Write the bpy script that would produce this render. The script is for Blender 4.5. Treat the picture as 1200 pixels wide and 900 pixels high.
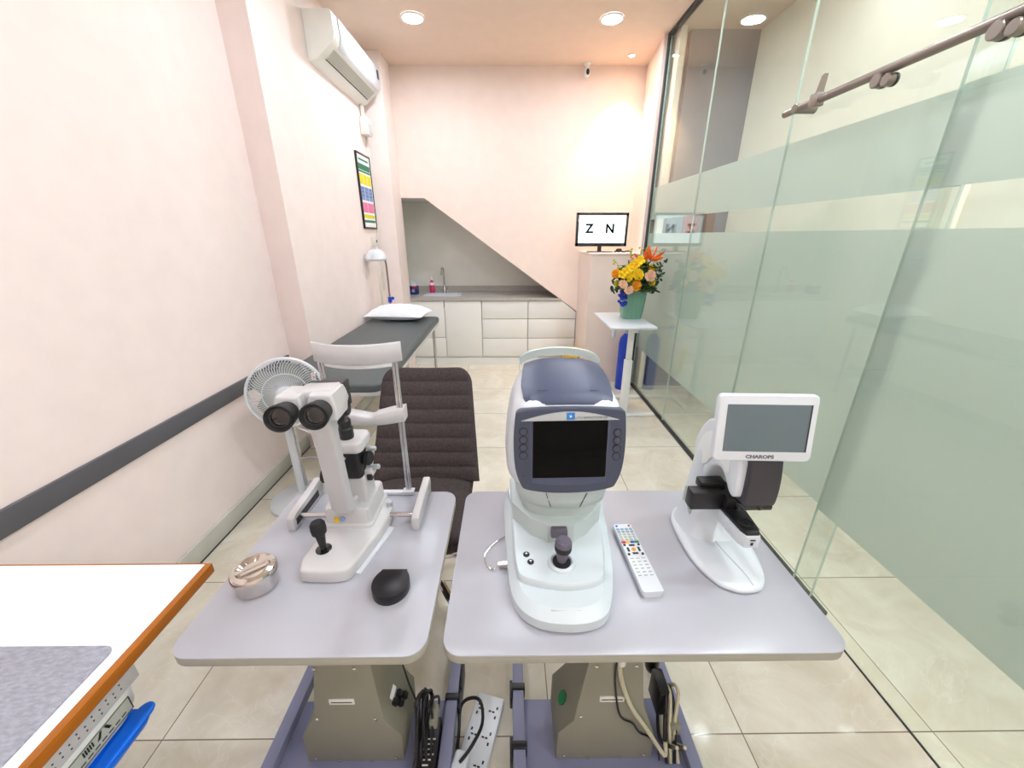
import bpy, bmesh, math, random
from mathutils import Vector, Matrix, Euler
for o in list(bpy.data.objects): bpy.data.objects.remove(o)
S = bpy.context.scene; C = S.collection
PI = math.pi
random.seed(5)
# ------------------------------------------------------------ camera, world, exposure
cam = bpy.data.objects.new('camera', bpy.data.cameras.new('camera')); C.objects.link(cam)
cam.location = (0, 0, 1.6)
cam.rotation_euler = (PI/2 - math.atan(174/455), 0, -0.0092)
cam.data.sensor_width = 36; cam.data.lens = 455/1200*36; cam.data.clip_start = .02
S.camera = cam
w = bpy.data.worlds.new('world'); S.world = w; w.use_nodes = True
w.node_tree.nodes['Background'].inputs[0].default_value = (.9, .95, 1, 1)
w.node_tree.nodes['Background'].inputs[1].default_value = .6
S.view_settings.view_transform = 'Standard'; S.view_settings.look = 'None'
S.view_settings.gamma = 1; S.view_settings.use_curve_mapping = False
S.view_settings.exposure = 1.42
LAMP = 70.0          # strength of the round ceiling diffusers
CORR = 90.0          # strength of the fill lights added to the corridor

# ------------------------------------------------------------ materials
def sl(c):
    f = lambda v: v/12.92 if v <= .04045 else ((v+.055)/1.055)**2.4
    if isinstance(c, str): c = [int(c[i:i+2], 16)/255 for i in (0, 2, 4)]
    return tuple(f(v) for v in c) + (1,)
def mat(name, col, rough=.5, metal=0, spec=.5, coat=0, var=0, vscale=8, bump=0, bscale=60, emit=0, trans=0, stretch=None):
    m = bpy.data.materials.new(name); m.use_nodes = True
    nt = m.node_tree; b = nt.nodes['Principled BSDF']
    c = sl(col)
    b.inputs['Base Color'].default_value = c
    b.inputs['Roughness'].default_value = rough; b.inputs['Metallic'].default_value = metal
    b.inputs['Specular IOR Level'].default_value = spec; b.inputs['Coat Weight'].default_value = coat
    if trans: b.inputs['Transmission Weight'].default_value = trans
    if emit:
        b.inputs['Emission Color'].default_value = c; b.inputs['Emission Strength'].default_value = emit
    tc = nt.nodes.new('ShaderNodeTexCoord'); mp = nt.nodes.new('ShaderNodeMapping')
    nt.links.new(tc.outputs['Object'], mp.inputs[0])
    if stretch: mp.inputs['Scale'].default_value = stretch
    n = nt.nodes.new('ShaderNodeTexNoise'); n.inputs['Scale'].default_value = vscale; n.inputs['Detail'].default_value = 4
    nt.links.new(mp.outputs[0], n.inputs['Vector'])
    v = var if var else .02
    r = nt.nodes.new('ShaderNodeValToRGB')
    r.color_ramp.elements[0].position = .3; r.color_ramp.elements[1].position = .7
    r.color_ramp.elements[0].color = tuple(x*(1-v) for x in c[:3]) + (1,)
    r.color_ramp.elements[1].color = tuple(min(1, x*(1+v)) for x in c[:3]) + (1,)
    nt.links.new(n.outputs[0], r.inputs[0]); nt.links.new(r.outputs[0], b.inputs['Base Color'])
    if bump:
        n2 = nt.nodes.new('ShaderNodeTexNoise'); n2.inputs['Scale'].default_value = bscale; n2.inputs['Detail'].default_value = 5
        nt.links.new(mp.outputs[0], n2.inputs['Vector'])
        bp = nt.nodes.new('ShaderNodeBump'); bp.inputs['Strength'].default_value = bump; bp.inputs['Distance'].default_value = .004
        nt.links.new(n2.outputs[0], bp.inputs['Height']); nt.links.new(bp.outputs[0], b.inputs['Normal'])
    return m
M = {}
M['wall'] = mat('wall_paint', 'f9eae5', .75, spec=.25, bump=.015, bscale=25)
M['wallb'] = mat('wall_paint_back', 'f5e2d8', .75, spec=.25, bump=.015, bscale=25)
M['ceil'] = mat('ceiling_paint', 'ebd4c2', .85, spec=.2)
M['cream'] = mat('cream_paint', 'f8f2e2', .8, spec=.2)
M['greywall'] = mat('grey_paint', '868b92', .8, spec=.2, var=.05)
M['niche'] = mat('niche_panel', 'ebe8e0', .35, var=.04, vscale=3)
M['white'] = mat('white_plastic', 'eceeee', .35, var=.01)
M['ar'] = mat('pale_blue_white_plastic', 'd0d9dd', .3, var=.01)
M['bwhite'] = mat('bright_white_plastic', 'dde1e7', .3, var=.01)
M['coolwhite'] = mat('cool_white_plastic', 'c3cecb', .32, var=.01)
M['warmwhite'] = mat('warm_white_enamel', 'c9c7c8', .3, coat=.2, var=.01)
M['cab'] = mat('white_laminate', 'f0efeb', .25, var=.01)
M['black'] = mat('black_plastic', '1b191c', .4)
M['blackgloss'] = mat('black_gloss', '0c0c0e', .12, coat=.5)
M['capblack'] = mat('near_black_plum_plastic', '100e14', .35)
M['rubber'] = mat('black_rubber', '171619', .65, bump=.1)
M['darkpurple'] = mat('dark_plum_plastic', '3a363d', .45)
M['lid'] = mat('slate_violet_plastic', '485069', .38, var=.03, bump=.03, bscale=300)
M['bezel'] = mat('slate_plastic', '41475b', .38, var=.03)
M['stick'] = mat('grey_violet_rubber', '66616f', .5)
M['steel'] = mat('polished_steel', 'd5cfca', .12, metal=1, var=.05, vscale=20)
M['chrome'] = mat('chrome', 'c9c9cb', .12, metal=1)
M['brushed'] = mat('brushed_rail_metal', '8f857d', .35, metal=.6)
M['darkmetal'] = mat('dark_frame_metal', '35383b', .4, metal=.3)
M['table'] = mat('lilac_grey_laminate', 'b3b3bb', .28, var=.035, vscale=6)
M['tableedge'] = mat('greige_edge_band', 'a5a295', .45)
M['ped'] = mat('greige_powder_coat', '8f8c7c', .5, bump=.05, bscale=400)
M['frame'] = mat('violet_grey_steel', '8284a0', .45, var=.03)
M['desk'] = mat('white_desk_laminate', 'fdfdfd', .3)
M['wood'] = mat('orange_wood_edge', 'ae640e', .45, var=.12, vscale=6, stretch=(20, 1, 20))
M['felt'] = mat('grey_felt', 'a9aab5', .95, var=.16, vscale=70, bump=.5, bscale=200, stretch=(1, 2.2, 1), spec=.1)
M['blue'] = mat('blue_plastic', '0070f0', .35, var=.04)
M['tank'] = mat('blue_enamel', '1742c4', .3)
M['vinyl'] = mat('grey_vinyl', '51595a', .45, var=.04, bump=.06, bscale=120)
M['rail'] = mat('dark_grey_rubber_rail', '5b5b60', .5, var=.05)
M['fabric'] = mat('brown_grey_fabric', '4d4444', .95, var=.25, vscale=120, bump=.5, bscale=250, spec=.1)
M['pillow'] = mat('white_pillow_cotton', 'f2f3f8', .9, var=.02, bump=.15, bscale=30)
M['stone'] = mat('grey_speckled_worktop', 'b8b2ac', .3, var=.14, vscale=60)
M['grout'] = mat('dark_gap', '58544e', .8)
M['green'] = mat('green_label', '0f7a45', .5)
M['acwhite'] = mat('aircon_white', 'f4f4ee', .35)
M['acgrey'] = mat('aircon_grey_vent', 'b9bcb2', .45)
M['lens'] = mat('dark_lens_glass', '08080c', .05, coat=1)
M['yellow'] = mat('yellow_plastic', 'ecc12a', .4)
M['pot'] = mat('green_ceramic_pot', '74a58c', .45, var=.12, vscale=9, stretch=(6, 6, .5))
M['leaf'] = mat('dark_green_leaf', '2e4a24', .5, var=.3, vscale=30)
M['fly'] = mat('yellow_petal', 'f8cf10', .6, var=.08)
M['flp'] = mat('blush_petal', 'f3c9a8', .6, var=.08)
M['flo'] = mat('orange_petal', 'ee6a18', .55, var=.12)
M['flb'] = mat('blue_petal', '2333b0', .6, var=.2)
M['fla'] = mat('amber_petal', 'f0a012', .6, var=.1)
M['lime'] = mat('lime_sprig', 'b8b832', .6)
M['pink'] = mat('pink_liquid', 'e83a72', .25)
M['red'] = mat('red_panel', 'a8483c', .6)
M['brown'] = mat('brown_panel', '7d5f50', .6)
M['paper'] = mat('white_paper', 'f7f7f7', .8)
M['pgreen'] = mat('print_green', '2f7f5e', .7)
M['pyellow'] = mat('print_yellow', 'e8e020', .7)
M['pblue'] = mat('print_blue', '8aa3d8', .7)
M['ppink'] = mat('print_pink', 'ee86ae', .7)
M['logo'] = mat('logo_blue', '2f7fd0', .5)
M['silver'] = mat('silver_plastic', 'c4cbd0', .3, metal=.5)
M['bred'] = mat('red_key', 'd0202e', .5); M['bblue'] = mat('blue_key', '2353b8', .5)
M['bgreen'] = mat('green_key', '16844e', .5); M['bteal'] = mat('grey_blue_key', '8fa8b4', .5)
M['cable'] = mat('cream_cable', 'c9c2a6', .5)
M['outl'] = mat('ivory_plastic', 'e9e4dc', .4)
M['skirt'] = mat('pale_tile_skirting', 'c8c7bd', .2, var=.08, vscale=5)
M['screen'] = mat('grey_blue_screen', '5f7078', .12, coat=.6)
M['lcd'] = mat('black_screen', '030404', .1, spec=.12)
M['ringtone'] = mat('lens_rim', '3a3a3e', .25, metal=.4)

def floor_mat():
    m = bpy.data.materials.new('polished_stone_tiles'); m.use_nodes = True
    nt = m.node_tree; N = nt.nodes; L = nt.links; b = N['Principled BSDF']
    tc = N.new('ShaderNodeTexCoord'); sp = N.new('ShaderNodeSeparateXYZ'); L.new(tc.outputs['Object'], sp.inputs[0])
    def line(out, off, pitch, gap):
        a = N.new('ShaderNodeMath'); a.operation = 'SUBTRACT'; L.new(out, a.inputs[0]); a.inputs[1].default_value = off
        p = N.new('ShaderNodeMath'); p.operation = 'PINGPONG'; L.new(a.outputs[0], p.inputs[0]); p.inputs[1].default_value = pitch/2
        c = N.new('ShaderNodeMath'); c.operation = 'LESS_THAN'; L.new(p.outputs[0], c.inputs[0]); c.inputs[1].default_value = gap/2
        f = N.new('ShaderNodeMath'); f.operation = 'DIVIDE'; L.new(a.outputs[0], f.inputs[0]); f.inputs[1].default_value = pitch
        g = N.new('ShaderNodeMath'); g.operation = 'FLOOR'; L.new(f.outputs[0], g.inputs[0])
        return c, g
    lx, ix = line(sp.outputs[0], .80, .66, .004); ly, iy = line(sp.outputs[1], .81, .645, .004)
    mx = N.new('ShaderNodeMath'); mx.operation = 'MAXIMUM'; L.new(lx.outputs[0], mx.inputs[0]); L.new(ly.outputs[0], mx.inputs[1])
    cb = N.new('ShaderNodeCombineXYZ'); L.new(ix.outputs[0], cb.inputs[0]); L.new(iy.outputs[0], cb.inputs[1])
    wn = N.new('ShaderNodeTexWhiteNoise'); L.new(cb.outputs[0], wn.inputs[0])
    off = N.new('ShaderNodeVectorMath'); off.operation = 'MULTIPLY_ADD'
    L.new(wn.outputs['Color'], off.inputs[0]); off.inputs[1].default_value = (7, 7, 7); L.new(tc.outputs['Object'], off.inputs[2])
    n = N.new('ShaderNodeTexNoise'); n.inputs['Scale'].default_value = 3.5; n.inputs['Detail'].default_value = 7; n.inputs['Roughness'].default_value = .65; n.inputs['Distortion'].default_value = 1.2
    L.new(off.outputs[0], n.inputs['Vector'])
    r = N.new('ShaderNodeValToRGB'); e = r.color_ramp.elements
    e[0].position = .3; e[0].color = sl('d6cdb9'); e[1].position = .72; e[1].color = sl('ece7da')
    L.new(n.outputs[0], r.inputs[0])
    n3 = N.new('ShaderNodeTexNoise'); n3.inputs['Scale'].default_value = 2.2; n3.inputs['Detail'].default_value = 8; n3.inputs['Distortion'].default_value = 2.5
    L.new(off.outputs[0], n3.inputs['Vector'])
    s1 = N.new('ShaderNodeMath'); s1.operation = 'SUBTRACT'; L.new(n3.outputs[0], s1.inputs[0]); s1.inputs[1].default_value = .5
    s2 = N.new('ShaderNodeMath'); s2.operation = 'ABSOLUTE'; L.new(s1.outputs[0], s2.inputs[0])
    vr = N.new('ShaderNodeMapRange'); L.new(s2.outputs[0], vr.inputs[0]); vr.inputs[1].default_value = 0; vr.inputs[2].default_value = .012; vr.inputs[3].default_value = .28; vr.inputs[4].default_value = 0
    m1 = N.new('ShaderNodeMix'); m1.data_type = 'RGBA'; L.new(vr.outputs[0], m1.inputs[0]); L.new(r.outputs[0], m1.inputs[6]); m1.inputs[7].default_value = sl('f5f1e8')
    m2 = N.new('ShaderNodeMix'); m2.data_type = 'RGBA'; L.new(mx.outputs[0], m2.inputs[0]); L.new(m1.outputs[2], m2.inputs[6]); m2.inputs[7].default_value = sl('857a68')
    L.new(m2.outputs[2], b.inputs['Base Color'])
    b.inputs['Roughness'].default_value = .07; b.inputs['Specular IOR Level'].default_value = .5
    return m
M['floor'] = floor_mat()
def glass_mat(name, tint, refl=1.0, base=.07):
    m = bpy.data.materials.new(name); m.use_nodes = True; nt = m.node_tree; N = nt.nodes; L = nt.links
    N.remove(N['Principled BSDF']); out = N['Material Output']
    t = N.new('ShaderNodeBsdfTransparent'); t.inputs[0].default_value = tint
    g = N.new('ShaderNodeBsdfGlossy'); g.inputs['Roughness'].default_value = .0; g.inputs[0].default_value = (.93, .97, .95, 1)
    lw = N.new('ShaderNodeLayerWeight'); lw.inputs[0].default_value = .5
    p = N.new('ShaderNodeMath'); p.operation = 'POWER'; L.new(lw.outputs['Facing'], p.inputs[0]); p.inputs[1].default_value = 5
    ma = N.new('ShaderNodeMath'); ma.operation = 'MULTIPLY_ADD'; L.new(p.outputs[0], ma.inputs[0]); ma.inputs[1].default_value = .93*refl; ma.inputs[2].default_value = base
    mx = N.new('ShaderNodeMixShader'); L.new(ma.outputs[0], mx.inputs[0]); L.new(t.outputs[0], mx.inputs[1]); L.new(g.outputs[0], mx.inputs[2])
    L.new(mx.outputs[0], out.inputs[0])
    return m
M['glass'] = glass_mat('clear_partition_glass', (.95, .975, .96, 1), .9, .045)
M['glassedge'] = mat('pale_green_glass_edge', 'c4d2c8', .25)
def film_mat():
    m = bpy.data.materials.new('frosted_film'); m.use_nodes = True; nt = m.node_tree; N = nt.nodes; L = nt.links
    N.remove(N['Principled BSDF']); out = N['Material Output']
    d = N.new('ShaderNodeBsdfDiffuse'); d.inputs[0].default_value = sl('dce4e0')
    tl = N.new('ShaderNodeBsdfTranslucent'); tl.inputs[0].default_value = sl('ebf1ee')
    t = N.new('ShaderNodeBsdfTransparent'); t.inputs[0].default_value = (.85, .93, .88, 1)
    n = N.new('ShaderNodeTexNoise'); n.inputs['Scale'].default_value = 2
    mr = N.new('ShaderNodeMapRange'); L.new(n.outputs[0], mr.inputs[0]); mr.inputs[3].default_value = .45; mr.inputs[4].default_value = .55
    m1 = N.new('ShaderNodeMixShader'); L.new(mr.outputs[0], m1.inputs[0]); L.new(d.outputs[0], m1.inputs[1]); L.new(tl.outputs[0], m1.inputs[2])
    m2 = N.new('ShaderNodeMixShader'); m2.inputs[0].default_value = .1; L.new(m1.outputs[0], m2.inputs[1]); L.new(t.outputs[0], m2.inputs[2])
    L.new(m2.outputs[0], out.inputs[0]); return m
M['film'] = film_mat()
def emis(name, col, st):
    m = bpy.data.materials.new(name); m.use_nodes = True; nt = m.node_tree; b = nt.nodes['Principled BSDF']
    b.inputs['Base Color'].default_value = (.8, .8, .8, 1)
    b.inputs['Emission Color'].default_value = col; b.inputs['Emission Strength'].default_value = st
    return m
M['lamp'] = emis('lamp_diffuser', (.86, .95, 1.05, 1), LAMP)
M['lampb'] = emis('lamp_diffuser_back', (.86, .95, 1.05, 1), LAMP*1.45)
M['fillc'] = emis('corridor_fill_light', (.90, .965, 1.02, 1), CORR)  # glow of the added corridor fill lights; dim and bright versions below
M['lampf'] = emis('lamp_diffuser_front', (.86, .95, 1.05, 1), LAMP*.6)
M['filld'] = emis('corridor_fill_light_dim', (.90, .965, 1.02, 1), CORR*.35)
M['fille'] = emis('corridor_fill_light_bright', (.90, .965, 1.02, 1), CORR*1.5)
M['spot'] = emis('spot_lens', (1, .72, .42, 1), 40)
M['tv'] = emis('lit_chart_screen', (.74, .92, 1, 1), .46)

# ------------------------------------------------------------ mesh helpers
org = {}
class MB:
    def __init__(s, X=None): s.bm = bmesh.new(); s.X = X
    def _fin(s, vs, X=None):
        for T in (X,):
            if T is not None: bmesh.ops.transform(s.bm, matrix=T, verts=vs)
    def box(s, x0, x1, y0, y1, z0, z1, bev=0, seg=2, X=None):
        r = bmesh.ops.create_cube(s.bm, size=1); vs = r['verts']
        bmesh.ops.transform(s.bm, matrix=Matrix.Translation(((x0+x1)/2, (y0+y1)/2, (z0+z1)/2)) @ Matrix.Diagonal((abs(x1-x0), abs(y1-y0), abs(z1-z0), 1)), verts=vs)
        if bev:
            es = list({e for v in vs for e in v.link_edges})
            r = bmesh.ops.bevel(s.bm, geom=es, offset=bev, segments=seg, profile=.5, affect='EDGES')
            vs = list({v for f in r['faces'] for v in f.verts} | {v for v in vs if v.is_valid})
        s._fin(vs, X); return s
    def prism(s, poly, a0, a1, axis='z', bev=0, seg=2, X=None):
        """poly of (p,q) extruded along axis: z->(x,y), y->(x,z), x->(y,z)"""
        def mk(p, q, a):
            return {'z': (p, q, a), 'y': (p, a, q), 'x': (a, p, q)}[axis]
        v0 = [s.bm.verts.new(mk(p, q, a0)) for p, q in poly]; v1 = [s.bm.verts.new(mk(p, q, a1)) for p, q in poly]
        n = len(poly); fs = []
        f0 = s.bm.faces.new(v0); f1 = s.bm.faces.new(v1[::-1]); fs += [f0, f1]
        for i in range(n): fs.append(s.bm.faces.new((v0[(i+1) % n], v0[i], v1[i], v1[(i+1) % n])))
        vs = v0+v1
        bmesh.ops.recalc_face_normals(s.bm, faces=fs)
        if bev:
            es = list(set(f0.edges) | set(f1.edges))
            r = bmesh.ops.bevel(s.bm, geom=es, offset=bev, segments=seg, profile=.5, affect='EDGES')
            vs = list({v for f in r['faces'] for v in f.verts} | {v for v in vs if v.is_valid})
        s._fin(vs, X); return s
    def rings(s, rs, cap=True, closed=True, X=None):
        """rs: list of rings (lists of 3d points) of equal length"""
        V = [[s.bm.verts.new(p) for p in r] for r in rs]; n = len(rs[0]); fs = []
        for a, b in zip(V, V[1:]):
            for i in range(n if closed else n-1):
                fs.append(s.bm.faces.new((a[i], a[(i+1) % n], b[(i+1) % n], b[i])))
        if cap:
            fs.append(s.bm.faces.new(V[0][::-1])); fs.append(s.bm.faces.new(V[-1]))
        bmesh.ops.recalc_face_normals(s.bm, faces=fs)
        s._fin([v for r in V for v in r], X); return s
    def lathe(s, prof, c=(0, 0, 0), d=(0, 0, 1), seg=32, X=None, cap=True):
        q = Vector(d).to_track_quat('Z', 'Y').to_matrix(); c = Vector(c)
        rs = [[c + q @ Vector((r*math.cos(2*PI*i/seg), r*math.sin(2*PI*i/seg), z)) for i in range(seg)] for r, z in prof]
        return s.rings(rs, cap=cap, X=X)
    def cyl(s, p0, p1, r, r1=None, seg=24, bev=0):
        p0, p1 = Vector(p0), Vector(p1); h = (p1-p0).length; r1 = r if r1 is None else r1
        pr = [(r, 0), (r1, h)] if not bev else [(r-bev, 0), (r, bev), (r1, h-bev), (r1-bev, h)]
        return s.lathe(pr, p0, (p1-p0), seg)
    def tube(s, pts, r, seg=8, smooth=4):
        P = [Vector(p) for p in pts]
        if smooth and len(P) > 2:
            Q = []
            for i in range(len(P)-1):
                a, b, c, d = P[max(i-1, 0)], P[i], P[i+1], P[min(i+2, len(P)-1)]
                for k in range(smooth):
                    t = k/smooth
                    Q.append(.5*((2*b)+(c-a)*t+(2*a-5*b+4*c-d)*t*t+(-a+3*b-3*c+d)*t**3))
            Q.append(P[-1]); P = Q
        rs = []; up = Vector((0, 0, 1)); prev = None
        for i, p in enumerate(P):
            t = (P[min(i+1, len(P)-1)]-P[max(i-1, 0)]).normalized()
            if prev is None:
                prev = t.orthogonal().normalized()
            prev = (prev - t*prev.dot(t)).normalized(); b = t.cross(prev)
            rs.append([p+r*(math.cos(2*PI*k/seg)*prev+math.sin(2*PI*k/seg)*b) for k in range(seg)])
        return s.rings(rs)
    def sph(s, c, r, sc=(1, 1, 1), seg=16, X=None):
        q = bmesh.ops.create_uvsphere(s.bm, u_segments=seg, v_segments=max(6, seg//2), radius=r)
        T = Matrix.Translation(c) @ Matrix.Diagonal((*sc, 1))
        if X is not None: T = X @ T
        bmesh.ops.transform(s.bm, matrix=T, verts=q['verts']); return s
    def face(s, pts): s.bm.faces.new([s.bm.verts.new(p) for p in pts]); return s
    def build(s, name, m, parent=None, X=None, ang=35, kind=None, label=None):
        X = X if X is not None else s.X
        me = bpy.data.meshes.new(name)
        if X is not None: bmesh.ops.transform(s.bm, matrix=X, verts=s.bm.verts)
        o_ = org.get(parent, Vector((0, 0, 0))) if parent else None
        if parent is None:
            xs = [v.co for v in s.bm.verts]
            o_ = Vector(((min(v.x for v in xs)+max(v.x for v in xs))/2, (min(v.y for v in xs)+max(v.y for v in xs))/2, min(v.z for v in xs)))
            if kind == 'structure': o_ = Vector((0, 0, 0))
        bmesh.ops.translate(s.bm, vec=-o_, verts=s.bm.verts)
        s.bm.to_mesh(me); s.bm.free()
        me.polygons.foreach_set('use_smooth', [True]*len(me.polygons))
        me.set_sharp_from_angle(angle=math.radians(ang))
        me.materials.append(M[m] if isinstance(m, str) else m)
        o = bpy.data.objects.new(name, me); C.objects.link(o)
        if parent: o.parent = parent
        else: o.location = o_
        org[o] = o_.copy()
        if kind: o['kind'] = kind
        if label: o['label'] = label
        return o
def tag(o, label, cat, group=None):
    o['label'] = label; o['category'] = cat
    if group: o['group'] = group
    return o
def thing(name, loc, label, cat, group=None):
    o = bpy.data.objects.new(name, None); o.empty_display_size = .05; C.objects.link(o); o.location = loc; org[o] = Vector(loc)
    return tag(o, label, cat, group)
def text(name, s, size, m, parent, T, ext=.0004, label=None, align='CENTER', bold=0):
    cu = bpy.data.curves.new('t', 'FONT'); cu.body = s; cu.size = size; cu.extrude = ext; cu.align_x = align; cu.align_y = 'CENTER'; cu.offset = bold
    ob = bpy.data.objects.new('t', cu); C.objects.link(ob)
    me = bpy.data.meshes.new_from_object(ob.evaluated_get(bpy.context.evaluated_depsgraph_get()))
    bpy.data.objects.remove(ob)
    bm = bmesh.new(); bm.from_mesh(me); b = MB(); b.bm = bm
    return b.build(name, m, parent, X=T, label=label)
def rrect(x0, x1, y0, y1, r, n=6):
    P = []
    for cx, cy, a in ((x1-r, y1-r, 0), (x0+r, y1-r, 90), (x0+r, y0+r, 180), (x1-r, y0+r, 270)):
        for k in range(n+1):
            t = math.radians(a+90*k/n); P.append((cx+r*math.cos(t), cy+r*math.sin(t)))
    return P
def spline(P, n=6):
    Q = []; L = len(P)
    for i in range(L):
        a, b, c, d = [Vector(P[(i+k) % L]) for k in (-1, 0, 1, 2)]
        for k in range(n):
            t = k/n; v = .5*((2*b)+(c-a)*t+(2*a-5*b+4*c-d)*t*t+(-a+3*b-3*c+d)*t**3); Q.append(tuple(v))
    return Q
def inset(P, d):
    cx = sum(p[0] for p in P)/len(P); cy = sum(p[1] for p in P)/len(P); Q = []
    for x, y in P:
        l = math.hypot(x-cx, y-cy); Q.append((x-(x-cx)/l*d, y-(y-cy)/l*d))
    return Q
def R(ax, deg): return Matrix.Rotation(math.radians(deg), 4, ax)
def TR(x, y, z): return Matrix.Translation((x, y, z))
def around(p, ax, deg): return TR(*p) @ R(ax, deg) @ TR(*[-q for q in p])
def struct(o): o['kind'] = 'structure'; return o
# upright text facing -y
FY = R('X', 90)

# ============================================================ SETTING
H = 3.23
MB().box(-1.8, 2.9, -2.6, 5.9, -.08, 0).build('floor', 'floor', kind='structure')
MB().box(-1.8, 2.9, -2.6, 5.9, H, H+.08).build('ceiling', 'ceil', kind='structure')
MB().prism([(-1.8, -2.6), (-1.62, -2.6), (-1.62, 2.78), (-1.42, 2.72), (-1.42, 4.56), (-1.22, 4.56), (-1.22, 4.9), (-1.8, 4.9)], 0, H, 'z').build('wall_left', 'wall', kind='structure')
MB().prism([(-1.8, 0), (-1.23, 0), (-1.23, 2.0), (-.957, 2.0), (.86, .706), (.86, 0), (1.44, 0), (1.44, H), (-1.8, H)], 4.9, 4.96, 'y').build('wall_back', 'wallb', kind='structure')
MB().box(-1.46, 1.0, 5.58, 5.64, 0, 2.1).build('wall_niche_back', 'niche', kind='structure')
MB().box(-1.47, -1.40, 4.96, 5.58, 0, 2.06).build('wall_niche_left', 'niche', kind='structure')
MB().prism([(-.957, 2.0), (.92, .663), (.92, .72), (-.93, 2.06), (-1.4, 2.06), (-1.4, 2.0)], 4.96, 5.58, 'y').build('wall_niche_soffit', 'niche', kind='structure')
MB().box(.87, .93, 4.96, 5.58, 0, .695).build('wall_niche_right', 'niche', kind='structure')
MB().box(-1.8, 2.9, -2.68, -2.6, 0, H).build('wall_front', 'wall', kind='structure')
MB().prism([(1.36, 4.2), (1.56, 4.2), (1.56, 4.9), (1.44, 4.9), (1.44, 4.9), (1.44, 4.9), (1.42, 4.9)][:3]+[(1.56, 4.97), (1.44, 4.97), (1.44, 4.9)], 0, H, 'z').build('wall_right', 'wallb', kind='structure')
MB().box(1.56, 2.2, 4.12, 4.97, 0, H).build('wall_corridor_end', 'greywall', kind='structure')
MB().box(2.15, 2.25, -2.6, 4.12, 0, H).build('wall_corridor', 'cream', kind='structure')
MB().box(1.45, 1.5, 4.06, 4.2, 0, H).build('trim_1', 'cream', kind='structure')
MB().box(2.125, 2.15, 1.99, 2.05, 0, 2.1, .004).build('trim_2', 'cream', kind='structure')
# pillar carrying the chart screen
b = MB(); b.box(.86, 1.40, 4.22, 4.9, 0, 1.415); b.box(.85, 1.41, 4.205, 4.9, 1.415, 1.43, .003).build('wall_pillar', 'wallb', kind='structure')
# skirting, chair rail
b = MB(); b.box(-1.62, -1.605, -2.6, 2.77, .012, .115, .003); b.box(-1.42, -1.405, 2.75, 4.55, .012, .115, .003)
b.build('baseboard_left', 'skirt', kind='structure')
b = MB(); b.box(-1.62, -1.607, -2.6, 2.77, 0, .011); b.build('trim_3', 'darkmetal', kind='structure')
b = MB(); b.box(-1.62, -1.603, -2.6, 2.74, .70, .787, .004); b.build('trim_4', 'rail', kind='structure')

# ------------------------------------------------------------ glass partition (x = 1.41)
GX = 1.41
gp_ = thing('glass_partition', (GX, 2.7, 0), 'floor to ceiling frosted glass partition with dark frame along the right side', 'glass partition')
t = MB(); t.box(GX-.02, GX+.02, 4.16, 4.198, 0, H); t.build('end_post', 'darkmetal', gp_)
MB().box(GX-.015, GX+.02, 1.25, 4.16, 0, .018).build('floor_channel', 'darkmetal', gp_)
MB().box(GX-.02, GX+.02, 1.25, 4.16, H-.03, H).build('top_channel', 'darkmetal', gp_)
def pane(y0, y1, x, par, z0=.02, z1=H-.03, nm_='glass_panel'):
    g = MB().box(x-.005, x+.005, y0+.003, y1-.003, z0, z1).build(nm_, 'glass', par)
    for y in (y0, y1): MB().box(x-.0055, x+.0055, y+(.0008 if y == y0 else -.0026), y+(.0026 if y == y0 else -.0008), z0, z1).build('polished_edge', 'glassedge', g)
    for a_, b_ in ((.455, 1.62), (1.745, 2.03)): MB().box(x+.0055, x+.0065, y0+.004, y1-.004, a_, b_).build('frosted_film', 'film', g)
pane(3.2, 4.16, GX, gp_); pane(2.25, 3.2, GX, gp_); pane(1.33, 2.25, GX, gp_)
gd = thing('sliding_door', (GX-.03, .6, 0), 'frosted glass sliding door nearest the camera on the right, hung from the metal rail', 'sliding door')
pane(-.2, 1.415, GX-.03, gd, .01, 2.45)
MB().box(GX-.033, GX-.026, -.2, 1.2, 0, .004).build('floor_guide', 'darkmetal', gd)
bar = thing('door_rail', (GX-.06, 1, 2.14), 'grey metal barn style rail bolted high across the glass', 'rail')
t = MB(); t.cyl((GX-.062, -.2, 2.15), (GX-.062, 2.22, 2.15), .016); t.build('rail_tube', 'brushed', bar)
for y in (2.13, .4):
    b = MB(); b.cyl((GX-.082, y, 2.15), (GX+.02, y, 2.15), .02, seg=20, bev=.003); b.build('wall_mount', 'brushed', bar)
b = MB(); b.box(GX-.085, GX-.045, 1.985, 2.03, 2.125, 2.175, .004); b.prism([(1.99, 2.17), (2.02, 2.17), (2.0, 2.235), (1.985, 2.24)], GX-.072, GX-.055, 'x')
b.build('end_stop', 'brushed', bar)
for y in (1.69, 1.32):
    b = MB(); b.cyl((GX-.085, y, 2.122), (GX-.04, y, 2.122), .023, seg=24, bev=.003)
    b.cyl((GX-.085, y-.045, 2.112), (GX-.045, y-.045, 2.112), .02, seg=24, bev=.003)
    o = b.build('roller', 'brushed', bar)
    b = MB(); b.cyl((GX-.060, y, 2.122), (GX-.052, y, 2.122), .0242, seg=24); b.cyl((GX-.060, y-.045, 2.112), (GX-.052, y-.045, 2.112), .0212, seg=20); b.build('roller_band', 'black', o)

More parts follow.
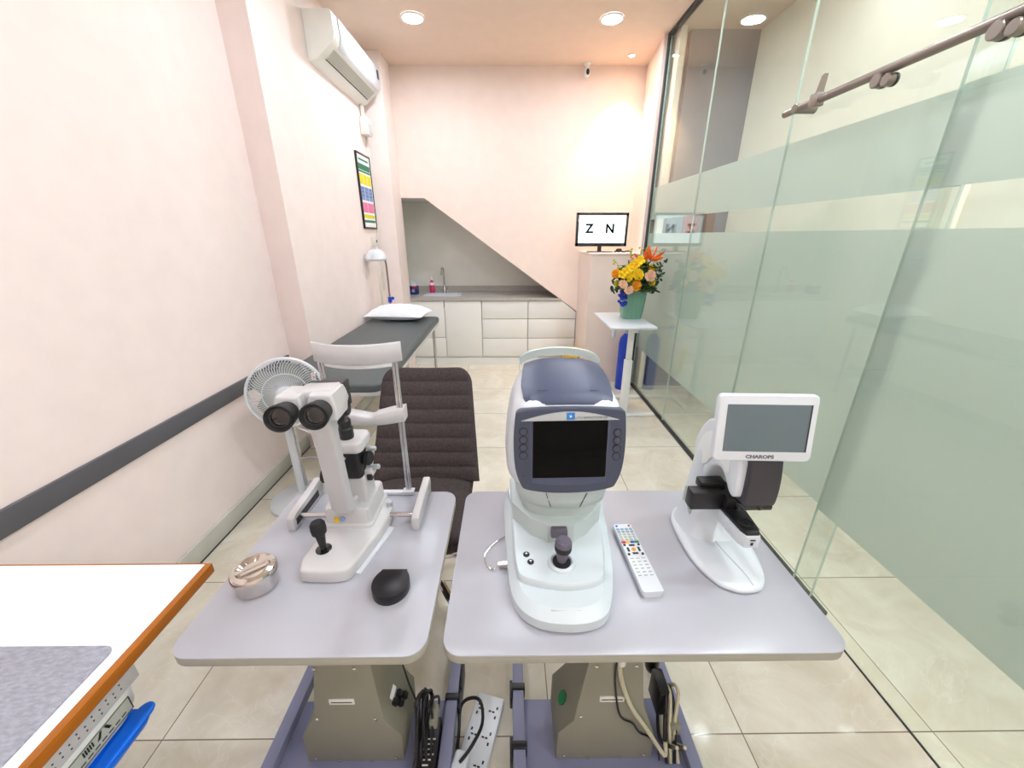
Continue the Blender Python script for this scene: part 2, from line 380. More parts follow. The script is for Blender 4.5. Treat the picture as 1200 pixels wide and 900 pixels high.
# ------------------------------------------------------------ ceiling lamps, added corridor fill lights
nm = {(-.76, 3.95): 'round recessed ceiling light near the wall mounted air conditioner', (.84, 3.95): 'round recessed ceiling light near the security camera'}
def downlight(x, y, label, group=None, mm='lamp', r=.075):
    d = thing('ceiling_light', (x, y, H-.012), label, 'ceiling light', group)
    MB().lathe([(r+.018, .012), (r+.016, .002), (r+.004, 0), (r, .004), (r, .012)], (x, y, H-.0125), seg=40, cap=False).build('trim_ring', 'white', d)
    MB().lathe([(r, 0), (r, .004)], (x, y, H-.009), seg=40).build('diffuser', mm, d)
ORD = {3.95: 'nearest the back wall', 2.45: 'second from the back wall', .95: 'straight above the instrument tables', -.55: 'just behind the camera', -2.0: 'farthest from the back wall'}
for y in ORD:
    for x in (-.76, .84):
        downlight(x, y, nm.get((x, y), 'round recessed ceiling light of the %s row, %s' % ('left' if x < 0 else 'right', ORD[y])), 'recessed ceiling lights of the room', {3.95: 'lampb', -.55: 'lampf', -2.0: 'lampf'}.get(y, 'lamp'))
for y, q_ in ((2.6, 'farthest'), (1.1, 'second farthest'), (-.4, 'second nearest'), (-1.9, 'nearest')): downlight(1.78, y, 'unseen added fill light beyond the glass, %s along the corridor' % q_, 'added corridor fill lights', {2.6: 'filld', 1.1: 'fille', -.4: 'fille'}.get(y, 'fillc'))  # unseen lights added to brighten the corridor and the film
sp = thing('spotlight', (1.2, 4.62, H-.01), 'small warm recessed spotlight in the ceiling corner above the chart screen', 'spotlight')
MB().lathe([(.04, .01), (.038, .001), (.028, .0), (.026, .006), (.026, .01)], (1.2, 4.62, H-.0105), seg=28, cap=False).build('trim_ring', 'white', sp)
MB().lathe([(.026, 0), (.026, .003)], (1.2, 4.62, H-.008), seg=28).build('lens', 'spot', sp)
ld = bpy.data.lights.new('spot', 'SPOT'); ld.energy = 34; ld.color = (1, .72, .42); ld.spot_size = math.radians(75); ld.spot_blend = .7; ld.shadow_soft_size = .025
lo = bpy.data.objects.new('spot_beam', ld); C.objects.link(lo); lo.parent = sp; lo.location = (0, 0, -.012); lo.rotation_euler = (math.radians(8), 0, 0)
sc = thing('security_camera', (.81, 4.83, H-.11), 'small white security camera hanging where ceiling meets back wall', 'camera')
MB().lathe([(.035, .105), (.035, .095), (.018, .088), (.018, .07)], (.81, 4.83, H-.11+.005), seg=24).build('mount', 'white', sc)
MB().sph((.81, 4.83, H-.075), .034, (1, .9, 1.35)).build('housing', 'white', sc)
MB().sph((.815, 4.803, H-.077), .02, (.9, .55, 1.35)).build('lens', 'blackgloss', sc)

# ------------------------------------------------------------ air conditioner and left wall fittings
ac = thing('air_conditioner', (-1.32, 3.95, 2.74), 'white split air conditioner mounted high on the left wall', 'air conditioner')
P = [(-1.42, 2.76), (-1.42, 3.06), (-1.235, 3.06), (-1.218, 3.05), (-1.21, 2.93), (-1.222, 2.885), (-1.25, 2.86), (-1.36, 2.775)]
MB().prism(P, 3.42, 4.47, 'y', bev=.006).build('casing', 'acwhite', ac)
MB().prism([(-1.236, 3.045), (-1.206, 3.045), (-1.2, 2.93), (-1.215, 2.885), (-1.232, 2.868)], 3.52, 4.46, 'y', bev=.003).build('front_cover', 'bwhite', ac)
def acslab(t0, t1, d0, d1, y0, y1):
    a = Vector((-1.25, 2.86)); e = Vector((-1.36, 2.775)); u = e-a; nn = Vector((u.y, -u.x)).normalized(); nn = nn if nn.y < 0 else -nn
    pts = [a+u*t0+nn*d0, a+u*t1+nn*d0, a+u*t1+nn*d1, a+u*t0+nn*d1]
    return MB().prism([tuple(p) for p in pts], y0, y1, 'y')
acslab(.05, .6, -.002, .004, 3.5, 4.4).build('louvre', 'acgrey', ac)
acslab(.66, .72, -.002, .003, 3.5, 4.4).build('vent_slot', 'darkmetal', ac)
MB().box(-1.204, -1.197, 4.36, 4.40, 2.95, 3.02, .002).build('display', 'darkmetal', ac)
b = MB(); b.tube([(-1.39, 4.40, 2.80), (-1.395, 4.42, 2.74), (-1.395, 4.43, 2.66)], .018)
tag(b.build('coolant_hose', 'outl'), 'short pale hose dropping from the air conditioner to the grey box', 'hose')
bx = thing('junction_box', (-1.38, 4.43, 2.5), 'small ivory plastic box on the left wall under the air conditioner', 'junction box')
MB().box(-1.42, -1.34, 4.37, 4.50, 2.51, 2.66, .012).build('casing', 'outl', bx); MB().box(-1.345, -1.336, 4.385, 4.485, 2.525, 2.61, .004).build('cover', 'warmwhite', bx)
b = MB(); b.box(-1.42, -1.40, 4.505, 4.53, 1.02, 2.72, .002); tag(b.build('conduit', 'outl'), 'thin white cable conduit running down the left wall beside the poster', 'conduit')
b = MB(); b.box(-1.42, -1.40, 4.40, 4.425, .85, 1.5, .002); tag(b.build('conduit', 'outl'), 'short white conduit running down from the wall sockets behind the exam lamp', 'conduit')
# poster
po = thing('poster', (-1.41, 4.31, 1.66), 'framed colour-blocked information poster on the left wall', 'poster')
py0, py1, pz0, pz1 = 4.12, 4.50, 1.665, 2.335
b = MB()
b.box(-1.42, -1.40, py0, py0+.014, pz0, pz1, .002); b.box(-1.42, -1.40, py1-.014, py1, pz0, pz1, .002)
b.box(-1.42, -1.40, py0, py1, pz0, pz0+.014, .002); b.box(-1.42, -1.40, py0, py1, pz1-.014, pz1, .002)
b.build('poster_frame', 'black', po)
sh = MB().box(-1.42, -1.407, py0+.01, py1-.01, pz0+.01, pz1-.01).build('sheet', 'paper', po)
def ps(a0, a1, c0, c1, m):   # fractions across / down
    W_, H_ = py1-py0-.03, pz1-pz0-.03
    MB().box(-1.407, -1.4062, py0+.015+a0*W_, py0+.015+a1*W_, pz1-.015-c1*H_, pz1-.015-c0*H_).build('printed_panel', m, sh)
ps(.12, .88, .05, .075, 'pgreen'); ps(.03, .97, .12, .2, 'pgreen'); ps(.03, .97, .21, .235, 'pgreen')
for k in range(3):
    ps(.03+k*.32, .32+k*.32, .26, .40, 'pyellow'); ps(.03+k*.32, .32+k*.32, .43, .62, 'pblue')
ps(.03, .44, .65, .79, 'ppink'); ps(.47, .97, .65, .79, 'ppink'); ps(.03, .97, .82, .87, 'pyellow'); ps(.03, .97, .90, .935, 'pgreen')
for k in range(3):
    for j in range(3): ps(.06+k*.32, .28+k*.32, .45+j*.05, .46+j*.05, 'darkmetal')
for y, n_ in ((4.33, 'white wall socket left of the pair under the poster'), (4.43, 'white wall switch with a dark hole, right of the pair under the poster')):
    so = thing('wall_socket', (-1.415, y, 1.5), n_, 'socket')
    MB().box(-1.42, -1.405, y-.04, y+.04, 1.50, 1.585, .004).build('plate', 'outl', so)
    MB().box(-1.406, -1.401, y-.012, y+.012, 1.53, 1.557, .002).build('switch', 'darkmetal' if y > 4.4 else 'white', so)

# ------------------------------------------------------------ kitchen niche
wt = thing('worktop', (-.3, 5.2, .84), 'grey speckled stone worktop with upstand in the stair niche', 'worktop')
b = MB(); X0, X1 = -1.228, .655
sx0, sx1, sy0, sy1 = -1.10, -.62, 5.06, 5.36
for a in ((X0, sx0, 4.885, 5.578), (sx1, X1, 4.885, 5.578), (sx0, sx1, 4.885, sy0), (sx0, sx1, sy1, 5.578)): b.box(a[0], a[1], a[2], a[3], .84, .87)
b.box(-1.398, X0, 4.965, 5.578, .84, .87); b.prism([(X1, .84), (X1, .852), (X1+.018, .84)], 4.885, 5.58, 'y')
b.build('slab', 'stone', wt)
MB().prism([(-1.398, .87), (.63, .87), (.52, .945), (-1.398, .945)], 5.563, 5.578, 'y').build('upstand', 'stone', wt)
sk = thing('sink', (-.86, 5.21, .7), 'white oval-cornered sink let into the grey worktop', 'sink')
o_ = rrect(sx0+.002, sx1-.002, sy0+.002, sy1-.002, .05); i_ = rrect(sx0+.03, sx1-.03, sy0+.03, sy1-.03, .05)
MB().rings([[(x, y, .872) for x, y in rrect(sx0-.008, sx1+.008, sy0-.008, sy1+.008, .05)], [(x, y, .876) for x, y in o_], [(x, y, .868) for x, y in i_], [(x, y, .76) for x, y in inset(i_, .02)]], cap=False).face([(x, y, .76) for x, y in inset(i_, .02)]).build('basin', 'bwhite', sk)
MB().cyl((-.86, 5.21, .76), (-.86, 5.21, .763), .025).build('drain', 'chrome', sk)
tp = thing('tap', (-.87, 5.42, .87), 'tall chrome gooseneck tap behind the sink', 'tap')
MB().lathe([(.028, 0), (.026, .01), (.016, .03), (.015, .1), (.012, .11)], (-.87, 5.42, .87)).build('tap_base', 'chrome', tp)
MB().tube([(-.87, 5.42, .97), (-.87, 5.42, 1.13), (-.872, 5.405, 1.185), (-.88, 5.36, 1.2), (-.885, 5.325, 1.18), (-.885, 5.32, 1.11)], .011).build('spout', 'chrome', tp)
MB().tube([(-.87, 5.42, .9), (-.835, 5.41, .925), (-.82, 5.4, .94)], .006).build('lever', 'chrome', tp)
bo = thing('soap_bottle', (-1.035, 5.4, .87), 'pink liquid soap bottle with white cap on the worktop', 'bottle')
MB().lathe([(.03, 0), (.034, .01), (.034, .12), (.03, .145), (.014, .16), (.012, .17)], (-1.035, 5.4, .87)).build('bottle_body', 'pink', bo)
MB().lathe([(.0345, 0), (.0345, .035)], (-1.035, 5.4, .975)).build('label_band', 'paper', bo)
MB().lathe([(.014, 0), (.014, .02), (.006, .03), (.005, .055)], (-1.035, 5.4, 1.04)).build('cap', 'white', bo)
tb = thing('tissue_box', (-1.225, 5.28, .87), 'blue and red printed tissue box with a tissue sticking out', 'tissue box')
MB().box(-1.32, -1.20, 5.22, 5.34, .87, .975, .003).build('carton', mat('navy_card', '22286a', .5), tb)
MB().box(-1.255, -1.203, 5.2185, 5.2205, .945, .974).build('red_print', 'bred', tb)
MB().sph((-1.25, 5.2195, .92), .022, (1, .05, 1)).build('round_print', 'pblue', tb)
MB().prism([(-1.29, .97), (-1.22, .97), (-1.235, 1.02), (-1.255, 1.0), (-1.275, 1.05), (-1.28, 1.0)], 5.27, 5.29, 'y', bev=.002).build('tissue', 'paper', tb)
# cabinets
yf = 4.9
def slopeZ(x): return 2.0 - (x+.957)*.7122
def cabinet(x0, x1, fronts, label):
    g = thing('base_cabinet', ((x0+x1)/2, 5.2, 0), label, 'cabinet')
    if x1 > .5: MB().prism([(x0, .1), (x1-.012, .1), (x1-.012, slopeZ(x1)-.02), (x0+.02+.38, .838), (x0, .838)], yf+.022, 5.5, 'y').build('carcass', 'cab', g)
    else: MB().box(x0, x1, yf+.022, 5.5, .1, .838 if x0 > -.4 else .755).build('carcass', 'cab', g)
    for kind, z0, z1 in fronts:
        gp = .0035
        if x1 > .5 and z1 > .8:
            MB().prism([(x0+gp, z0+gp), (x1-gp, z0+gp), (x1-gp, slopeZ(x1)-.012), (.672, .832), (x0+gp, .832)], yf, yf+.02, 'y', bev=.002).build(kind, 'cab', g)
        else:
            MB().box(x0+gp, x1-gp, yf, yf+.02, z0+gp, z1-gp, .002).build(kind, 'cab', g)
        if kind == 'drawer' or True:
            MB().box(x0+gp, x1-gp, yf+.018, yf+.0215, z1-.006, z1-.001 if z1 < .8 else z1-.002).build('finger_groove', 'acgrey', g)
cabinet(-1.226, -.805, [('door', .37, .835), ('drawer', .115, .37)], 'white base cabinet under the sink beside the left wall')
cabinet(-.803, -.338, [('door', .115, .835)], 'white base cabinet with one full-height door')
cabinet(-.336, .247, [('drawer', .61, .835), ('drawer', .36, .61), ('drawer', .115, .36)], 'white three-drawer base cabinet with square top drawer')
cabinet(.249, .855, [('drawer', .61, .835), ('drawer', .36, .61), ('drawer', .115, .36)], 'white three-drawer base cabinet cut off by the stair slope')
MB().box(-1.226, .855, yf+.01, yf+.03, 0, .098).build('baseboard_back', 'cab', kind='structure')

# ------------------------------------------------------------ chart screen on the pillar
tv = thing('chart_screen', (1.0, 4.45, 1.43), 'black framed flat screen showing the letters Z and N on a pillar', 'screen')
XT = around((1.0, 4.45, 1.6), 'Y', 0)
MB().box(.725, 1.275, 4.455, 4.49, 1.49, 1.825, .008).build('back_shell', 'black', tv)
b = MB()
for a in ((.725, .75, 1.49, 1.825), (1.25, 1.275, 1.49, 1.825), (.725, 1.275, 1.49, 1.524), (.725, 1.275, 1.80, 1.825)): b.box(a[0], a[1], 4.44, 4.46, a[2], a[3], .003)
b.build('bezel', 'blackgloss', tv)
s_ = MB().box(.748, 1.252, 4.448, 4.452, 1.52, 1.803).build('display', 'tv', tv)
text('letter', 'Z', .125, 'lcd', s_, TR(.865, 4.4465, 1.665) @ FY, .0015, bold=.004)
text('letter', 'N', .125, 'lcd', s_, TR(1.085, 4.4465, 1.665) @ FY, .0015, bold=.004)
MB().box(.97, 1.01, 4.45, 4.475, 1.435, 1.495).build('neck', 'black', tv)
MB().prism([(.83+.01, 4.40), (1.13, 4.40), (1.1, 4.52), (.88, 4.52)], 1.43, 1.442, 'z', bev=.003).build('foot', 'blackgloss', tv)
b = MB(); b.tube([(1.13, 4.36, 1.437), (1.17, 4.33, 1.45), (1.22, 4.33, 1.44), (1.27, 4.36, 1.445), (1.33, 4.40, 1.437)], .008); b.sph((1.17, 4.33, 1.455), .026, (1.3, 1, .8))
tag(b.build('black_cable', 'black'), 'coiled black cable lying on the pillar right of the chart screen', 'cable')

# ------------------------------------------------------------ red and brown boards in the corridor
b = MB(); b.box(1.72, 1.86, 4.10, 4.12, 1.55, 1.90, .002); tag(b.build('red_board', 'red'), 'dull red board on the grey corridor wall seen through the glass', 'board')
b = MB(); b.box(1.862, 2.02, 4.10, 4.12, 1.55, 1.95, .002); tag(b.build('brown_board', 'brown'), 'brown board beside the red one on the grey corridor wall', 'board')

# ------------------------------------------------------------ white stand with flowers, oxygen tank
st = thing('side_table', (1.06, 3.5, 0), 'small white height-adjustable stand holding the flower pot', 'side table')
MB().prism(rrect(.857, 1.255, 3.19, 3.88, .02), .862, .88, 'z', bev=.003).build('table_top', 'bwhite', st)
MB().box(1.052, 1.118, 3.32, 3.38, .03, .55, .006).build('post', 'white', st)
MB().box(1.062, 1.108, 3.328, 3.372, .5, .862, .004).build('inner_post', 'white', st)
MB().box(1.108, 1.15, 3.335, 3.36, .80, .83, .004).build('height_lever', 'white', st)
for y in (3.33, 3.76): MB().box(.80, 1.375, y-.03, y+.03, 0.0, .028, .006).build('foot', 'white', st)
MB().box(1.06, 1.11, 3.36, 3.73, .004, .026, .004).build('foot_link', 'white', st)
tk = thing('oxygen_tank', (1.27, 4.05, 0), 'blue oxygen cylinder standing on the floor behind the white stand', 'gas cylinder')
MB().lathe([(.068, 0), (.072, .01), (.072, .52), (.062, .575), (.035, .61), (.025, .625)], (1.262, 4.05, 0)).build('cylinder', 'tank', tk)
b = MB(); b.cyl((1.262, 4.05, .62), (1.262, 4.05, .69), .016); b.tube([(1.262, 4.05, .67), (1.18, 4.03, .69), (1.11, 4.0, .70)], .009); b.build('valve', 'chrome', tk)
f_ = MB().lathe([(.026, 0), (.03, .01), (.03, .022), (.012, .04)], (1.105, 3.99, .69)).build('regulator_cap', 'tank', tk)
MB().lathe([(.018, 0), (.022, .01), (.022, .09), (.018, .1)], (1.105, 3.99, .60)).build('humidifier_bottle', mat('clear_bottle', 'dfe6ee', .1), f_)
yb = thing('yellow_bin', (.76, 4.6, 0), 'yellow plastic bin on the floor in front of the white drawers', 'bin')
MB().rings([[(x, y, 0) for x, y in rrect(.68, .84, 4.52, 4.68, .03)], [(x, y, .27) for x, y in rrect(.66, .86, 4.5, 4.7, .03)]]).build('bin_body', 'yellow', yb)
MB().prism(rrect(.65, .87, 4.49, 4.71, .03), .27, .30, 'z', bev=.006).build('lid', 'yellow', yb)

# flower pot and flowers
pc = (1.145, 3.62)
pt = thing('flower_pot', (pc[0], pc[1], .88), 'green square ceramic flower pot on the white stand', 'flower pot')
def sq(h, z, r=.03): return [(x, y, z) for x, y in rrect(pc[0]-h, pc[0]+h, pc[1]-h*.9, pc[1]+h*.9, r)]
MB().rings([sq(.082, .88), sq(.092, .95), sq(.102, 1.06), sq(.105, 1.135), sq(.096, 1.135), sq(.092, 1.09)]).build('pot_body', 'pot', pt)
MB().box(pc[0]-.09, pc[0]+.09, pc[1]-.085, pc[1]+.085, 1.06, 1.115).build('flower_foam', 'leaf', pt)
def rose(name, c, r, m, label, cat='rose', d=(0, -1, .25), stem=True, rnd=0):
    g = thing(name, (pc[0], pc[1], 1.11), label, cat, 'flowers in the green pot')
    q = Vector(d).normalized().to_track_quat('Z', 'Y').to_matrix().to_4x4(); T = TR(*c) @ q
    b = MB(); rg = random.Random(rnd)
    for ring, (n_, rad, tilt) in enumerate(((9, .66, 18), (8, .52, 38), (6, .36, 58), (4, .2, 74))):
        for k in range(n_):
            a = 2*PI*k/n_+ring*.5+rg.uniform(-.15, .15)
            X = T @ Matrix.Rotation(a, 4, 'Z') @ TR(r*rad, 0, r*.12*ring) @ Matrix.Rotation(math.radians(-tilt), 4, 'Y')
            b.sph((0, 0, 0), r*.42, (.95, .85, .16), seg=10, X=X)
    b.sph((0, 0, r*.1), r*.35, (1, 1, .9), seg=10, X=T)
    b.build('bloom', m, g)
    s = MB(); cc = Vector(c)
    s.tube([(pc[0]+(c[0]-pc[0])*.2, pc[1]+(c[1]-pc[1])*.2, 1.1), (pc[0]+(c[0]-pc[0])*.6, pc[1]+(c[1]-pc[1])*.6+.02, (1.1+c[2])/2), tuple(cc+Vector((0, .012, -.01)))], .004, 6); s.build('stem', 'leaf', g)
L_ = [('yellow_rose', (1.115, 3.46, 1.19), .048, 'fla', 'amber-yellow rose low in the middle just above the pot rim'),
      ('yellow_rose', (1.12, 3.455, 1.285), .05, 'fly', 'large bright yellow rose in the middle of the bouquet'),
      ('yellow_rose', (1.045, 3.47, 1.265), .045, 'fly', 'yellow rose left of the largest central yellow rose'),
      ('yellow_rose', (1.255, 3.52, 1.33), .036, 'fly', 'yellow rose high on the right of the bouquet'),
      ('yellow_rose', (1.262, 3.50, 1.21), .032, 'fly', 'small yellow rose low on the right of the bouquet'),
      ('amber_rose', (.945, 3.52, 1.285), .042, 'fla', 'amber rose at the far left of the bouquet'),
      ('yellow_rose', (.965, 3.52, 1.2), .032, 'lime', 'small lime-yellow bloom at the lower left of the bouquet'),
      ('blush_rose', (1.225, 3.45, 1.275), .05, 'flp', 'pale blush rose on the right of the bouquet'),
      ('blush_rose', (1.00, 3.46, 1.205), .04, 'flp', 'peach rose on the left just above the blue flower'),
      ('blush_rose', (1.05, 3.45, 1.16), .043, 'flp', 'pale pink rose hanging over the left pot rim'),
      ('yellow_rose', (1.19, 3.56, 1.37), .04, 'lime', 'greenish yellow rose behind the orange lily')]
for i, (n_, c, r, m, lb) in enumerate(L_): rose(n_, c, r, m, lb, 'flower', rnd=i)
g = thing('yellow_gladiolus', (pc[0], pc[1], 1.11), 'long yellow gladiolus spike leaning left across the bouquet', 'flower', 'flowers in the green pot')
b = MB()
for k in range(7):
    c = Vector((.985+k*.024, 3.47, 1.285+k*.019))
    for j in range(5):
        a = j*2*PI/5+k; b.sph((0, 0, 0), .03, (1, .7, .25), seg=8, X=TR(*c) @ R('X', 70) @ Matrix.Rotation(a, 4, 'Z') @ TR(.018, 0, 0) @ R('Y', -40))
b.build('bloom', 'fly', g); MB().tube([(1.14, 3.55, 1.1), (1.15, 3.5, 1.3), (1.13, 3.49, 1.4)], .005).build('stem', 'leaf', g)
def lily(c, d, r, label, m='flo', n_=6, w_=.24):
    g = thing('orange_lily', (pc[0], pc[1], 1.11), label, 'flower', 'flowers in the green pot')
    T = TR(*c) @ Vector(d).normalized().to_track_quat('Z', 'Y').to_matrix().to_4x4(); b = MB()
    for k in range(n_):
        X = T @ Matrix.Rotation(2*PI*k/n_, 4, 'Z') @ R('Y', 42) @ TR(0, 0, r*.55)
        b.sph((0, 0, 0), r*.6, (w_, w_*.5, 1), seg=10, X=X)
    b.build('bloom', m, g); MB().tube([(1.15, 3.6, 1.1), (1.17, 3.6, 1.25), c], .005).build('stem', 'leaf', g)
lily((1.235, 3.5, 1.40), (.1, -.6, .8), .11, 'bright orange lily opening at the upper right of the bouquet')
lily((1.175, 3.53, 1.38), (-.35, -.3, .9), .10, 'orange lily pointing up at the top middle of the bouquet', n_=4)
lily((1.13, 3.5, 1.365), (-1, -.2, .15), .09, 'orange bird of paradise bract lying leftward above the yellow roses', n_=3, w_=.16)
g = thing('blue_hyacinth', (pc[0], pc[1], 1.11), 'deep blue flower cluster hanging over the left side of the pot', 'flower', 'flowers in the green pot')
b = MB(); rg = random.Random(2)
for k in range(26): b.sph((1.018+rg.uniform(-.035, .035), 3.49+rg.uniform(-.02, .02), 1.075+rg.uniform(-.06, .06)), .014, seg=6)
b.build('bloom', 'flb', g); MB().tube([(1.1, 3.56, 1.12), (1.06, 3.51, 1.145), (1.02, 3.49, 1.12)], .004).build('stem', 'leaf', g)
b = MB(); rg = random.Random(9)
for k in range(300):
    a = rg.uniform(0, 2*PI); ph = rg.uniform(-.1, 1.2); rr = rg.uniform(.09, .215)
    c = Vector((pc[0]+rr*math.cos(a)*math.cos(ph)*1.0, pc[1]-.05+rr*.7*math.sin(a)*math.cos(ph), 1.15+rr*math.sin(ph)*1.15))
    b.sph((0, 0, 0), .042, (1, .4, .07), seg=6, X=TR(*c) @ Euler((rg.uniform(-1, 1), rg.uniform(-1, 1), rg.uniform(0, 6))).to_matrix().to_4x4())
for k in range(22):
    a = rg.uniform(0, 2*PI); e = (pc[0]+.15*math.cos(a), pc[1]-.04+.1*math.sin(a), 1.14+rg.uniform(0, .1)); b.tube([(pc[0], pc[1], 1.1), e], .003, 5, 0)
for k in range(10):   # outer sprigs on the right
    x = 1.30+rg.uniform(-.02, .05); z = 1.2+.02*k
    b.tube([(1.2, 3.55, 1.15), (x, 3.5, z)], .0025, 5, 0)
    for j in range(3): b.sph((0, 0, 0), .022, (1, .5, .1), seg=6, X=TR(x+rg.uniform(-.03, .02), 3.5, z+rg.uniform(-.02, .02)) @ Euler((rg.uniform(-1, 1), rg.uniform(-1, 1), rg.uniform(0, 6))).to_matrix().to_4x4())
o = b.build('foliage', 'leaf'); tag(o, 'dense dark green foliage filling the bouquet in the green pot', 'foliage'); o['kind'] = 'stuff'
for i, (x, zt, lb) in enumerate(((1.06, 1.49, 'thin lime orchid sprig rising nearest the chart screen'), (1.155, 1.50, 'tall lime sprig at the top centre of the bouquet'), (1.215, 1.51, 'tall lime sprig right of the top centre of the bouquet'), (1.33, 1.46, 'thin pale sprig leaning far right over the orange lily'), (.93, 1.40, 'thin curved sprig at the upper left of the bouquet'))):
    g = thing('flower_sprig', (pc[0], pc[1], 1.11), lb, 'sprig', 'flowers in the green pot'); rg = random.Random(i)
    MB().tube([(pc[0], pc[1], 1.1), ((pc[0]+x)/2, 3.56, (1.1+zt)/2+.02), (x, 3.55, zt)], .0025, 5).build('stem', 'lime', g)
    b = MB()
    for k in range(9): b.sph((x+rg.uniform(-.02, .02)+(pc[0]-x)*.03*k, 3.55+rg.uniform(-.015, .015), zt-.016*k), .009, seg=6)
    b.build('bud_cluster', 'lime', g)

# ------------------------------------------------------------ examination couch, pillow, exam lamp
co = thing('examination_couch', (-1.05, 3.05, 0), 'grey vinyl examination couch along the left wall', 'couch')
def corner(x0, x1, y0, y1, r): return rrect(x0, x1, y0, y1, r)
MB().prism(corner(-1.40, -.72, 2.06, 4.06, .07), .76, .81, 'z', bev=.014, seg=3).build('mattress', 'vinyl', co)
MB().prism(corner(-1.395, -.725, 2.065, 4.055, .07), .735, .76, 'z', bev=.003).build('frame', 'warmwhite', co)
for x in (-1.36, -.77):
    for y in (2.2, 3.93):
        l_ = MB().cyl((x, y, .02), (x, y, .74), .014).build('leg', 'chrome', co); MB().cyl((x, y, 0), (x, y, .025), .02).build('foot_cap', 'black', l_)
for y in (2.2, 3.93): MB().cyl((-1.36, y, .25), (-.77, y, .25), .009).build('cross_bar', 'chrome', co)
pw = MB(); rs = []
nx, ny = 18, 12
def pil(u, v):
    a = (1-abs(u)**2.6)*(1-abs(v)**2.6); a = max(a, 0)**.5
    px = u*.29*(1-.07*(1-abs(v))**1*0-.06*(1-v*v)*abs(u)); py = v*.19*(1-.10*(1-u*u)*abs(v))
    return px, py, a
top = {}; bot = {}
for i in range(nx+1):
    for j in range(ny+1):
        u, v = -1+2*i/nx, -1+2*j/ny; px, py, a = pil(u, v)
        wr = .004*math.sin(px*60+py*35)*a
        top[i, j] = pw.bm.verts.new((px, py, .055+.092*a+wr))
        bot[i, j] = top[i, j] if i in (0, nx) or j in (0, ny) else pw.bm.verts.new((px, py, .055-.053*a))
for i in range(nx):
    for j in range(ny):
        pw.bm.faces.new((top[i, j], top[i+1, j], top[i+1, j+1], top[i, j+1]))
        q = [bot[i, j], bot[i, j+1], bot[i+1, j+1], bot[i+1, j]]
        pw.bm.faces.new(q)
tag(pw.build('pillow', 'pillow', X=TR(-1.10, 3.92, .81) @ R('Z', -6), ang=60), 'plump white pillow at the far end of the grey examination couch', 'pillow')
el = thing('exam_lamp', (-1.24, 4.16, 0), 'white examination lamp on a thin flexible stand behind the pillow', 'lamp')
b = MB(); b.cyl((-1.25, 4.16, 0), (-1.25, 4.16, .03), .13, bev=.008); b.build('lamp_base', 'white', el)
MB().tube([(-1.25, 4.16, .03), (-1.25, 4.16, .9), (-1.248, 4.155, 1.25), (-1.25, 4.14, 1.36), (-1.28, 4.1, 1.405), (-1.30, 4.07, 1.42)], .009).build('pole', 'brushed', el)
b = MB(); b.cyl((-1.25, 4.16, .94), (-1.25, 4.16, .995), .02); b.sph((-1.215, 4.14, .985), .018); b.build('clamp_knob', 'tank', el)
MB().lathe([(.098, 0), (.108, .015), (.10, .045), (.07, .085), (.04, .105), (.01, .11)], (-1.308, 4.05, 1.37), seg=28).build('lamp_shade', 'bwhite', el)
b = MB(); b.lathe([(.085, -.004), (.085, .004)], (-1.308, 4.05, 1.369)).build('lamp_face', 'silver', el)

# ------------------------------------------------------------ fan
fn = thing('floor_fan', (-1.33, 2.1, 0), 'white round-grille pedestal fan standing by the left wall', 'fan')
MB().lathe([(.19, 0), (.19, .02), (.17, .032), (.06, .045), (.03, .06), (.028, .07)], (-1.33, 2.1, 0), seg=40).build('fan_base', 'bwhite', fn)
MB().cyl((-1.33, 2.1, .05), (-1.33, 2.1, .62), .021).build('pole', 'bwhite', fn)
hd = Vector((.42, -1, .14)).normalized(); hc = Vector((-1.262, 2.05, .765))
def F(p):   # fan frame: z towards the room
    q = hd.to_track_quat('Z', 'Y').to_matrix(); return hc + q @ Vector(p)
MB().lathe([(.045, -.13), (.06, -.12), (.065, -.06), (.05, -.03)], tuple(hc), tuple(hd), 24).build('motor_housing', 'bwhite', fn)
MB().cyl((-1.33, 2.1, .6), tuple(F((0, 0, -.09))), .022).build('neck_joint', 'bwhite', fn)
b = MB(); RR = .195
for r_, z in ((RR, .0), (RR, -.03)): b.tube([F((r_*math.cos(a*PI/24), r_*math.sin(a*PI/24), z)) for a in range(49)], .006, 6, 0)
b.tube([F((.115*math.cos(a*PI/24), .115*math.sin(a*PI/24), .022)) for a in range(49)], .003, 6, 0)
b.lathe([(RR-.006, .004), (RR+.004, .006), (RR+.008, -.005), (RR+.008, -.028), (RR+.002, -.03)], tuple(hc), tuple(hd), 48, cap=False)
ga = MB()
for k in range(72):
    a0 = 2*PI*k/72
    pts = []
    for i in range(7):
        s_ = i/6; r_ = .04+(RR-.04)*s_; a = a0+.5*math.sin(s_*PI)*.55+s_*.25
        pts.append(F((r_*math.cos(a), r_*math.sin(a), .03*(1-s_**2)+.002)))
    ga.tube(pts, .0018, 4, 0)
    ga.tube([F((RR*math.cos(a0), RR*math.sin(a0), 0)), F(((RR+.004)*math.cos(a0), (RR+.004)*math.sin(a0), -.03)), F((.17*math.cos(a0), .17*math.sin(a0), -.07)), F((.05*math.cos(a0), .05*math.sin(a0), -.10))], .0013, 4, 0)
gr = b.build('grille_ring', 'bwhite', fn); ga.build('grille_wires', 'bwhite', fn)
MB().lathe([(.045, .024), (.046, .034), (.03, .041), (.005, .043)], tuple(hc), tuple(hd), 28).build('hub_badge', 'bwhite', fn)
MB().box(-.02, .02, -.0015, .0015, .041, .0425).build('badge_mark', 'black', fn, X=TR(*hc) @ hd.to_track_quat('Z', 'Y').to_matrix().to_4x4() @ TR(0, .008, 0))
